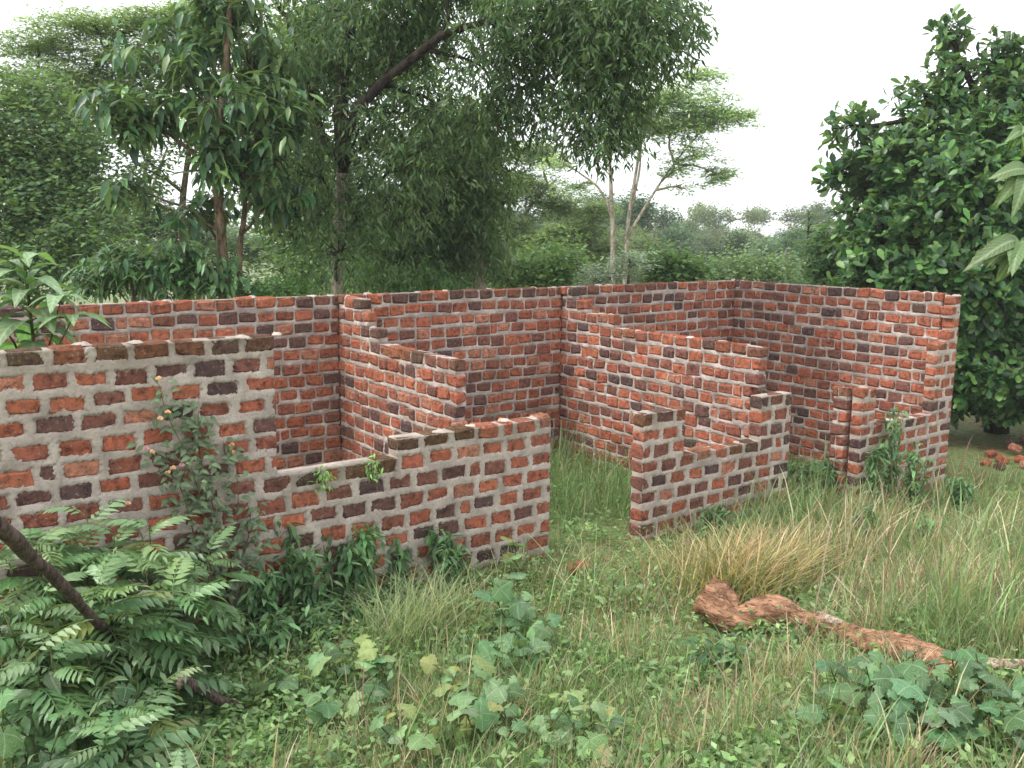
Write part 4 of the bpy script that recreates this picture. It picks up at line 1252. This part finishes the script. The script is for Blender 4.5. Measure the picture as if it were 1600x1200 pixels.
# broad leaves in the bottom left corner
BRD = [(76, 118, 70), (90, 134, 80), (66, 104, 62), (104, 146, 90)]
for lab, px, dep, hg, nl in (('at the left edge under the pole', 10, 4.2, 0.75, 14), ('in the bottom left corner', 40, 3.45, 0.42, 13), ('with pale round leaves near the bottom left', 120, 3.6, 0.40, 12), ('under the fern fronds at bottom left', 75, 3.9, 0.55, 13), ('low by the bottom edge, left of the broken branch', 185, 3.5, 0.25, 9), ('climbing at the far left', -40, 3.8, 0.65, 12), ('in the shade just under the pole', 110, 4.3, 0.7, 14), ('at the shrub foot, behind the broken branch', 250, 4.9, 0.4, 12), ('mixed into the ferns at the left edge', 30, 4.8, 0.9, 13)):
    leafy_plant('broad_leaved_plant', 'broad leaved green plant ' + lab, 'plant', gpt(px, dep), hg, int(nl * 1.5), OVATE[:2] + LOBED, 0.125, BRD, 'broad leaved plants at bottom left', spread=0.2, ns=3)

# lobed-leaf plants across the bottom
LOB = [(118, 152, 100), (134, 168, 114), (98, 134, 84), (146, 178, 126), (150, 164, 96)]
lobs = [(470, 1120, .28, 8, 'leftmost of the row along the bottom'), (545, 1090, .30, 9, 'with the palest leaves, left of the tall grass'), (610, 1120, .3, 9, 'just below the tall grass tuft'), (545, 1165, .2, 7, 'low, near the dry straw at the bottom'), (700, 1150, .28, 9, 'in the middle of the bottom row'), (760, 1170, .26, 9, 'with broad pale leaves at the bottom centre'), (650, 1190, .2, 8, 'cut by the bottom edge, left of centre'), (830, 1185, .22, 8, 'cut by the bottom edge, centre'), (895, 1165, .22, 8, 'at the right end of the bottom row'), (940, 1195, .15, 6, 'small, cut by the bottom edge'),
        (805, 1000, .42, 12, 'standing on dark stems before the doorway'), (845, 1055, .25, 10, 'with dark leaves below the doorway'), (770, 1060, .24, 8, 'left of the dark leaved one'), (815, 925, .30, 7, 'near the wall end at the doorway'), (960, 960, .2, 6, 'sparse, on the trodden path'),
        (1335, 1120, .2, 9, 'left of the right hand patch'), (1405, 1115, .2, 9, 'at the top of the right hand patch, under the log'), (1450, 1145, .22, 10, 'in the middle of the right hand patch'), (1370, 1160, .25, 10, 'low in the right hand patch'), (1480, 1165, .25, 9, 'at the bottom of the right hand patch'), (1515, 1125, .18, 8, 'at the right of the patch below the log'), (1550, 1150, .24, 9, 'near the right bottom corner'), (1420, 1195, .2, 8, 'cut by the bottom edge at right'), (1590, 1190, .2, 8, 'in the bottom right corner'), (1325, 1190, .18, 7, 'small, at the left bottom of the right hand patch'), (1580, 1120, .16, 6, 'beside the pale stick')]
for px, py, hg, nl, lab in lobs:
    dark = px > 1250 or 'dark' in lab
    pal = [(98, 138, 90), (110, 150, 100), (86, 124, 80), (122, 160, 112)] if dark else LOB
    leafy_plant('lobed_leaf_plant', 'lobed pale green leafy plant ' + lab, 'plant', ground_at(px, py), hg + 0.09, int(nl * 1.6), LOBED, 0.105, pal, 'lobed leaf plants in the foreground', spread=0.17, ns=3)

# ------------------------------------------------------------------ climber with flowers on the front wall
def climber():
    b = on_front(335, 1010, 0.12)
    b[2] = float(gz(b[0], b[1]))
    t = thing('flowering_climber', 'dark leaved climber with small pink and orange flower heads on the brick wall', 'climber', tuple(b))
    lines = [[(335, 1000), (330, 900), (318, 800), (295, 720), (262, 650), (248, 600)], [(335, 1000), (345, 880), (330, 780), (305, 690), (285, 630)], [(340, 1000), (360, 880), (372, 800), (368, 720), (362, 700)], [(330, 900), (305, 840), (285, 770), (262, 735), (232, 705)], [(345, 930), (385, 850), (392, 800)], [(322, 800), (312, 720), (310, 640)]]
    LP = [(54, 86, 54), (66, 100, 62), (82, 116, 72), (48, 76, 48)]
    for L in lines:
        P = smooth_line(np.array([on_front(x, y, 0.03 + 0.05 * abs(math.sin(x * 0.1 + y * 0.07))) for x, y in L]), 16)
        obj('stem', tubes_mesh('stem', [(P - b, np.linspace(0.007, 0.002, 16))], 5), M_BARK_MID, t)
        for i in range(2, 16):
            for _ in range(6 if i < 11 else 4):
                p = P[i] + rng.normal(size=3) * (0.075 if i < 11 else 0.045)
                off = (p @ V) - (VF - 0.012)
                if off > 0: p = p - V * (off + 0.02)
                az = rng.uniform(0, 6.28)
                d = math.cos(az) * U - 0.55 * V * rng.uniform(0.3, 1.4) + np.array([0, 0, -0.5 + 0.6 * rng.random()])
                add_leaf(t, OVATE[rng.integers(3)], p - b, d, np.array([0, 0, 0.8]) - 0.7 * V, rng.uniform(0.042, 0.08), c1(LP))
    FC = [((250, 206, 176), 8), ((248, 190, 150), 6), ((238, 180, 196), 4)]
    for (x, y) in ((248, 592), (250, 655), (262, 645), (228, 702), (238, 707), (270, 732), (284, 728), (362, 696), (364, 708), (262, 738), (200, 787), (345, 782), (418, 893)):
        p = on_front(x, y, 0.11) - b
        m = 14
        dd = rdir(m); dd[:, 2] = np.abs(dd[:, 2])
        fc = FC[rng.integers(3)][0]
        v, f, c = soup_arrays('obov', np.tile(p, (m, 1)), dd - 0.5 * V, np.tile(-V + np.array([0, 0, 0.5]), (m, 1)), 0.022, 1.6, np.tile(lin(fc), (m, 1)) * rng.uniform(0.8, 1.2, (m, 1)))
        obj('flower_head', mesh('flower_head', v, f, False, c), M_LEAF, t)
    return t
climber()

# tall leafy plant growing inside the left room
b = uv(1.12, 6.85); b[2] = float(gz(b[0], b[1]))
t = thing('tall_leafy_plant', 'tall soft leaved plant rising behind the left front wall at the frame edge', 'plant', tuple(b))
top = at(38, 405, b[1])
P = smooth_line(np.array([b - np.array([0, 0, 0.03]), b * 0.5 + top * 0.5 + np.array([0.04, 0, 0]), top]), 16) - b
obj('stem', tubes_mesh('stem', [(P, np.linspace(0.02, 0.009, 16))], 7), M_STEM, t)
TB = [(120, 160, 108), (104, 146, 92), (136, 172, 124), (92, 134, 80)]
k = 0
for i in range(34):
    fr = 0.70 + 0.30 * i / 33
    q = fr * 15; a = int(min(q, 14)); p = P[a] + (P[a + 1] - P[a]) * (q - a)
    az = i * 2.4
    el = -0.35 + 1.1 * (fr - 0.7) / 0.3 * 0.8
    d = (math.cos(az), math.sin(az), el)
    add_leaf(t, LONG[rng.integers(3)] if i % 3 else OVATE[1], p, d, (0, 0, 1), rng.uniform(0.28, 0.42) * (0.75 if fr > 0.96 else 1), c1(TB))
for (sx, sy) in ((95, 470), (112, 500), (-20, 470)):
    e = at(sx, sy, b[1] - 0.1) - b
    obj('side_stem', tubes_mesh('side_stem', [(curve_pts(P[10], e, 5, 0.03, 0.01), np.linspace(0.009, 0.005, 5))], 5), M_STEM, t)
    for i in range(6):
        az = i * 1.05 + sx
        add_leaf(t, LONG[rng.integers(3)], e, (math.cos(az), math.sin(az), 0.25), (0, 0, 1), rng.uniform(0.2, 0.3), c1(TB))

# young tree just outside the right edge, its ribbed leaves hanging into the picture
b = gpt(1690, 4.6)
t = thing('ribbed_leaf_tree', 'young tree at the right edge with light green ribbed leaves hanging into view', 'tree', tuple(b))
P = smooth_line(np.array([b - np.array([0, 0, 0.05]), at(1690, 700, 4.6), at(1680, 450, 4.6), at(1664, 300, 4.6), at(1662, 205, 4.6)]), 16) - b
obj('trunk', tubes_mesh('trunk', [(P, np.linspace(0.03, 0.014, 16))], 8, 0.04), M_BARK_MID, t)
RB = [(92, 134, 58), (82, 122, 50), (102, 144, 68), (74, 110, 46)]
for (bx, by, ex, ey, dp, lv) in ((1665, 300, 1606, 268, 4.5, [(1548, 325), (1536, 300), (1575, 340), (1600, 345), (1560, 250), (1620, 330)]), (1670, 400, 1592, 378, 4.4, [(1505, 428), (1530, 460), (1556, 470), (1580, 462), (1598, 450), (1515, 400), (1612, 450)]), (1660, 220, 1600, 205, 4.6, [(1566, 226), (1580, 240), (1610, 260), (1575, 205)]), (1675, 380, 1730, 345, 4.7, [(1790, 400), (1770, 420), (1740, 430), (1800, 360), (1715, 425)]), (1668, 280, 1725, 240, 4.8, [(1785, 290), (1770, 310), (1740, 320), (1790, 250), (1715, 310)]), (1662, 215, 1665, 170, 4.65, [(1720, 215), (1690, 240), (1650, 240), (1625, 205), (1700, 150), (1640, 140)]), (1680, 430, 1690, 420, 5.0, [(1720, 490), (1690, 500), (1660, 480), (1740, 450)]), (1664, 260, 1700, 230, 5.1, [(1740, 280), (1700, 300), (1670, 290)])):
    e = at(ex, ey, dp) - b
    s = P[np.argmin(np.abs(P[:, 2] - (at(bx, by, 4.6) - b)[2]))]
    obj('branch', tubes_mesh('branch', [(curve_pts(s, e, 6, 0.06, 0.01), np.linspace(0.009, 0.004, 6))], 5), M_STEM, t)
    for (lx, ly) in [(ex + (a - ex) * k + 8 * rng.normal(), ey + (c - ey) * k + 8 * rng.normal()) for a, c in lv for k in (0.58, 0.45, 0.35, 0.5)]:
        q = at(lx, ly, dp + rng.normal() * 0.06) - b
        L = np.linalg.norm(q - e)
        add_leaf(t, RIBBED[rng.integers(3)], e, q - e + np.array([0, 0, 0.25 * L]), np.array([rng.normal() * 0.2, -0.8, 0.7]), L * 1.12, c1(RB))

# ------------------------------------------------------------------ tufts and herbs
def tuft(name, label, base, n, length, pal, lean, spread, wid=0.5, cat='grass tuft', group=None, tilt=(0, 0), tangle=0.0):
    t = thing(name, label, cat, tuple(base), group)
    az = rng.random(n) * 6.28
    ln_ = rng.uniform(0.2, 1.0, n) * lean
    d = np.column_stack([np.cos(az) * ln_ + tilt[0], np.sin(az) * ln_ + tilt[1], np.ones(n)])
    pos = rng.normal(size=(n, 3)) * np.array([spread, spread, 0.0]); pos[:, 2] = -0.02
    up = np.column_stack([-np.cos(az), -np.sin(az), 0.5 + 0 * az])
    L = length * rng.uniform(0.45, 1.1, n)
    d = nrm(d)
    v, f, c = soup_arrays('blade', pos, d, up, L, wid * length / L, cols(pal, n))
    # bend the tips over
    bd = nrm(d * np.array([1, 1, 0]))
    if tangle:
        a2 = rng.random(n) * 6.28
        bd = nrm(bd * (1 - tangle) + tangle * np.column_stack([np.cos(a2), np.sin(a2), 0 * a2])) * rng.uniform(0.2, 1.7, (n, 1))
    bx = np.repeat(bd, 7, axis=0)
    hgt = np.clip(v[:, 2] / length, 0, 1.2)
    v = v + bx * (hgt ** 2 * length * 0.35)[:, None]
    v[:, 2] -= hgt ** 2.5 * length * 0.22
    o = obj('blade', mesh('blade', v, f, False, c), M_GRASS, t)
    o['kind'] = 'stuff'
    return t
STRAW = [(178, 154, 116), (198, 178, 138), (160, 134, 98), (136, 112, 80), (142, 140, 96), (112, 124, 76)]
for px, py, n, L, tx, ty, lab in ((1140, 935, 800, 0.72, 0.22, 0.0, 'tallest, left end, drooping over the log'), (1190, 915, 750, 0.66, 0.35, 0.1, 'behind the log knob, leaning right'), (1245, 895, 420, 0.56, 0.45, 0.1, 'right part, mixed with green'), (1075, 900, 350, 0.40, 0.1, 0.1, 'low, by the short front wall foot'), (1035, 905, 260, 0.33, 0.0, 0.1, 'short, right of the doorway path'), (1300, 880, 400, 0.5, 0.35, 0.0, 'thin, toward the second doorway')):
    tuft('dry_grass_clump', 'straw coloured dry grass clump, ' + lab, ground_at(px, py), int(n * 0.75), L, STRAW, 1.0, 0.18, 0.4, group='dry grass clumps behind the log', tilt=(tx * 0.6, ty), tangle=0.95)
for px, py, n, L, lab in ((640, 1010, 330, 0.62, 'main one before the low wall'), (690, 985, 200, 0.58, 'right one before the low wall'), (600, 1030, 200, 0.5, 'left one, among the herbs'), (905, 960, 40, 0.75, 'few stalks at the doorway edge')):
    tuft('tall_grass_tuft', 'tall pale green grass tuft, ' + lab, ground_at(px, py), n, L, [(142, 152, 110), (122, 138, 92), (164, 162, 124), (104, 124, 80)], 0.55, 0.14, 0.24, group='tall grass tufts')

def herb(label, base, hgt, n, size, pal, style='whorl', ns=4, spread=0.1, group='herbs along the walls', name='leafy_herb'):
    t = thing(name, label, 'herb', tuple(base), group)
    C, D = [], []
    for s in range(ns):
        az = rng.uniform(0, 6.28); r = rng.uniform(0.2, 1) * spread
        top = np.array([math.cos(az) * r, math.sin(az) * r, hgt * rng.uniform(0.7, 1.05)])
        sp = curve_pts((top[0] * 0.3, top[1] * 0.3, -0.02), top, 8, 0, 0.02)
        obj('stem', tubes_mesh('stem', [(sp, np.linspace(0.005, 0.002, 8))], 4), M_STEM, t)
        for i in range(2, 8):
            C.append(sp[i]); D.append((0, 0, 1))
    o = obj('foliage', soup_mesh('foliage', [clusters(style, np.array(C), np.array(D, float), n, size, pal, 0.15, 0.12)]), M_LEAF, t)
    return t
H1 = [(78, 110, 72), (92, 124, 82), (106, 138, 94), (68, 98, 64)]
for px, py, hg, lab in ((440, 960, .62, 'tall, right of the flowering climber'), (480, 975, .45, 'below the stepped sill'), (525, 950, .5, 'in the middle of the low wall foot'), (575, 955, .5, 'left of the tall grass tuft'), (610, 925, .35, 'close to the wall foot behind the tall grass'), (710, 915, .38, 'at the wall foot near its right end'), (400, 1000, .4, 'beside the rightmost fern leaved shrub'), (500, 1010, .25, 'low, before the wall'), (440, 1040, .25, 'low, beside the broken branch'), (1110, 850, .35, 'at the foot of the short front wall'), (1385, 790, 1.15, 'tall thin one before the far right sill'), (1360, 800, .75, 'bushy one at the low pier'), (1425, 800, .8, 'right of the tall thin one'), (1290, 780, .5, 'in the second doorway'), (1255, 770, .4, 'at the left side of the second doorway'), (1345, 850, .35, 'in the tall grass below the low pier'), (1500, 800, .4, 'right of the wall end'), (1440, 860, .3, 'in the grass at right'), (1130, 1060, .2, 'small, in the open grass')):
    herb('green leafy herb, ' + lab, ground_at(px, py), hg * (1.25 if px < 760 else 1), 9, 0.11, H1, ns=8 if px < 760 else 6, spread=0.2 if px < 760 else 0.15)
for (x, z, lab) in ((2.83, None, 'small fresh weed growing on the low window sill, left one'), (3.22, None, 'small fresh weed growing on the low window sill, right one')):
    herb(lab, uv(x, VF + 0.0) + np.array([0, 0, 0.98]) - 0.03 * V, 0.13, 5, 0.055, [(120, 160, 84), (136, 174, 96)], ns=2, spread=0.05, group='weeds on the sill', name='sill_weed')

# ------------------------------------------------------------------ grass and ground cover
def field():
    N = 400000
    y = 3.0 * (19 / 3.0) ** rng.random(N) 
    x = rng.uniform(-0.62, 0.64, N) * y + rng.normal(size=N) * 0.1
    ext = rng.random(N) < 0.2
    x = np.where(ext, np.sign(x) * (0.6 + 0.45 * rng.random(N) ** 1.5) * y, x)
    u = U[0] * x + U[1] * y; v = V[0] * x + V[1] * y
    keep = ~((v > VF - 0.03) & (v < VF + 0.17) & ((u < 4.99) | ((u > 6.04) & (u < 8.26)) | ((u > 9.45) & (u < 11.5))))
    keep &= ~((v > VF) & (u < 4.9)) & ~((v > 9.55) & (u < 11.5)) & ~((u > 7.88) & (u < 8.05) & (v > VF)) & ~((u > 11.29) & (u < 11.46) & (v > VF) & (v < 9.8)) & ~((u > 9.45) & (u < 9.61) & (v > VF) & (v < VF + 0.4))
    path = np.exp(-((u - 5.55 - 0.1 * (v - 5)) / 0.55) ** 2) * sm(2.6, 4.2, v) * (1 - sm(6.4, 7.4, v))
    bg = ground_at(1010, 985); bg2 = ground_at(530, 1190)
    bare = np.clip(path * 0.75 + 0.9 * np.exp(-(((x - bg[0]) / 0.45) ** 2 + ((y - bg[1]) / 0.3) ** 2)) + 0.55 * sm(0.25, 0.8, wav(x, y, 0.55, 9)), 0, 0.93)
    keep &= rng.random(N) > bare
    clump = wav(x, y, 0.085, 21) + 0.7 * wav(x, y, 0.2, 22)
    keep &= rng.random(N) < 0.45 + 0.5 * sm(-0.7, 0.5, clump)
    keep &= rng.random(N) < np.clip(1.3 - 0.045 * y, 0.35, 1)
    x, y, u, v, path, clump = x[keep], y[keep], u[keep], v[keep], path[keep], clump[keep]
    n = len(x)
    inside = (v > VF + 0.15) & (v < 9.6) & (u < 11.3)
    tallr = sm(0.8, 3.0, x) * (1 - sm(6.2, 6.6, v)) * sm(1.6, 3.2, v)
    lawn = sm(11.6, 12.6, u)
    L = 0.15 + 0.07 * wav(x, y, 0.8, 5) + 0.19 * tallr + 0.16 * inside + 0.12 * np.exp(-((v - 5.95) / 0.35) ** 2) * (u > 6)
    L = L * (0.75 + 0.5 * sm(-0.6, 0.9, clump)) * (1 - 0.3 * sm(7.5, 9.5, u))
    L = L * (1 - 0.45 * path) * (1 - 0.8 * lawn * sm(14, 16, np.hypot(x, y)))
    la, lb_ = ground_at(1110, 985), ground_at(1540, 1075)
    ax = (lb_ - la)[:2]; tt = np.clip(((x - la[0]) * ax[0] + (y - la[1]) * ax[1]) / (ax @ ax), 0, 1)
    dl = np.hypot(x - la[0] - tt * ax[0], y + 0.16 - la[1] - tt * ax[1])
    L = L * (0.42 + 0.58 * sm(0.12, 0.45, dl))
    L = np.clip(L, 0.03, 1) * np.where(rng.random(n) < 0.06, rng.uniform(1.4, 2.4, n), rng.uniform(0.4, 1.3, n))
    dry = np.clip(0.34 + 0.5 * wav(x, y, 0.55, 6) + 0.25 * clump + 0.35 * path + 0.06 * tallr - 0.5 * inside - 0.2 * (x < -1), 0.03, 0.95)
    isd = rng.random(n) < dry
    col = np.where(isd[:, None], cols([(166, 150, 122), (146, 130, 104), (184, 170, 142), (128, 108, 84)], n), cols([(92, 118, 70), (106, 132, 82), (80, 104, 60), (124, 146, 96)], n)) * 1.0
    az = rng.random(n) * 6.28
    lean = np.abs(rng.normal(size=n)) * 0.85
    wind = 0.08
    d = nrm(np.column_stack([np.cos(az) * lean + wind, np.sin(az) * lean, np.ones(n)]))
    pos = np.column_stack([x, y, gz(x, y) - 0.01])
    up = np.column_stack([-np.cos(az), -np.sin(az), 0.4 + 0 * az])
    wid = rng.uniform(0.6, 1.9, n) * np.clip(0.5 * (0.18 / np.maximum(L, 0.05)) ** 0.6, 0.25, 1.2) * (1 + 0.05 * y)
    v_, f_, c_ = soup_arrays('blade', pos, d, up, L, wid, col)
    o = obj('grass', mesh('grass', v_, f_, False, c_), M_GRASS)
    o['kind'] = 'stuff'; o['label'] = 'mixed green and straw coloured grass around the walls'; o['category'] = 'grass'
    # ground cover of small leaves
    N = 60000
    y = 3.0 * (16 / 3.0) ** rng.random(N); x = rng.uniform(-0.62, 0.64, N) * y
    u = U[0] * x + U[1] * y; v = V[0] * x + V[1] * y
    dens = 0.2 + 0.6 * sm(0.0, 0.6, wav(x, y, 0.4, 12)) + 0.7 * sm(4.6, 5.8, v) * (u < 4.6) + 0.7 * (x < -1.2)
    keep = (rng.random(N) < dens) & ~((v > VF - 0.05) & (u < 4.99)) & ~((v > VF - 0.05) & (v < VF + 0.2) & (u > 6)) & (v < 9.5) & ~((u > 7.85) & (v > VF))
    x, y = x[keep], y[keep]; n = len(x)
    K = 3
    C = np.column_stack([x, y, gz(x, y) + np.abs(rng.normal(size=n)) * 0.05 + 0.02 + 0.10 * rng.random(n) * (x < -0.8)])
    arr = clusters('oval', C, np.tile([0, 0, 1.0], (n, 1)), K, 0.055, [(98, 126, 74), (112, 140, 86), (84, 112, 64), (128, 152, 100)], 0.15, 0.03)
    o = obj('undergrowth', soup_mesh('undergrowth', [arr]), M_LEAF)
    o['kind'] = 'stuff'; o['label'] = 'low small leaved ground cover among the grass'; o['category'] = 'undergrowth'
field()

# ------------------------------------------------------------------ the damp air over the valley
def haze():
    x0, x1, y0, y1, z0, z1 = -940, 940, -940, 940, -32, 30
    v = [(x, y, z) for x in (x0, x1) for y in (y0, y1) for z in (z0, z1)]
    f = [(0, 1, 3, 2), (4, 6, 7, 5), (0, 4, 5, 1), (2, 3, 7, 6), (0, 2, 6, 4), (1, 5, 7, 3)]
    m, nt, out = new_mat('valley_haze')
    pv = nd(nt, 'ShaderNodeVolumePrincipled')
    pv.inputs['Color'].default_value = (0.93, 0.96, 1.0, 1)
    pv.inputs['Density'].default_value = 0.0008
    nt.links.new(pv.outputs[0], out.inputs['Volume'])
    o = obj('haze', mesh('haze', np.array(v, float), np.array(f)), m)
    o['kind'] = 'stuff'; o['label'] = 'thin pale haze hanging over the wooded valley'
haze()
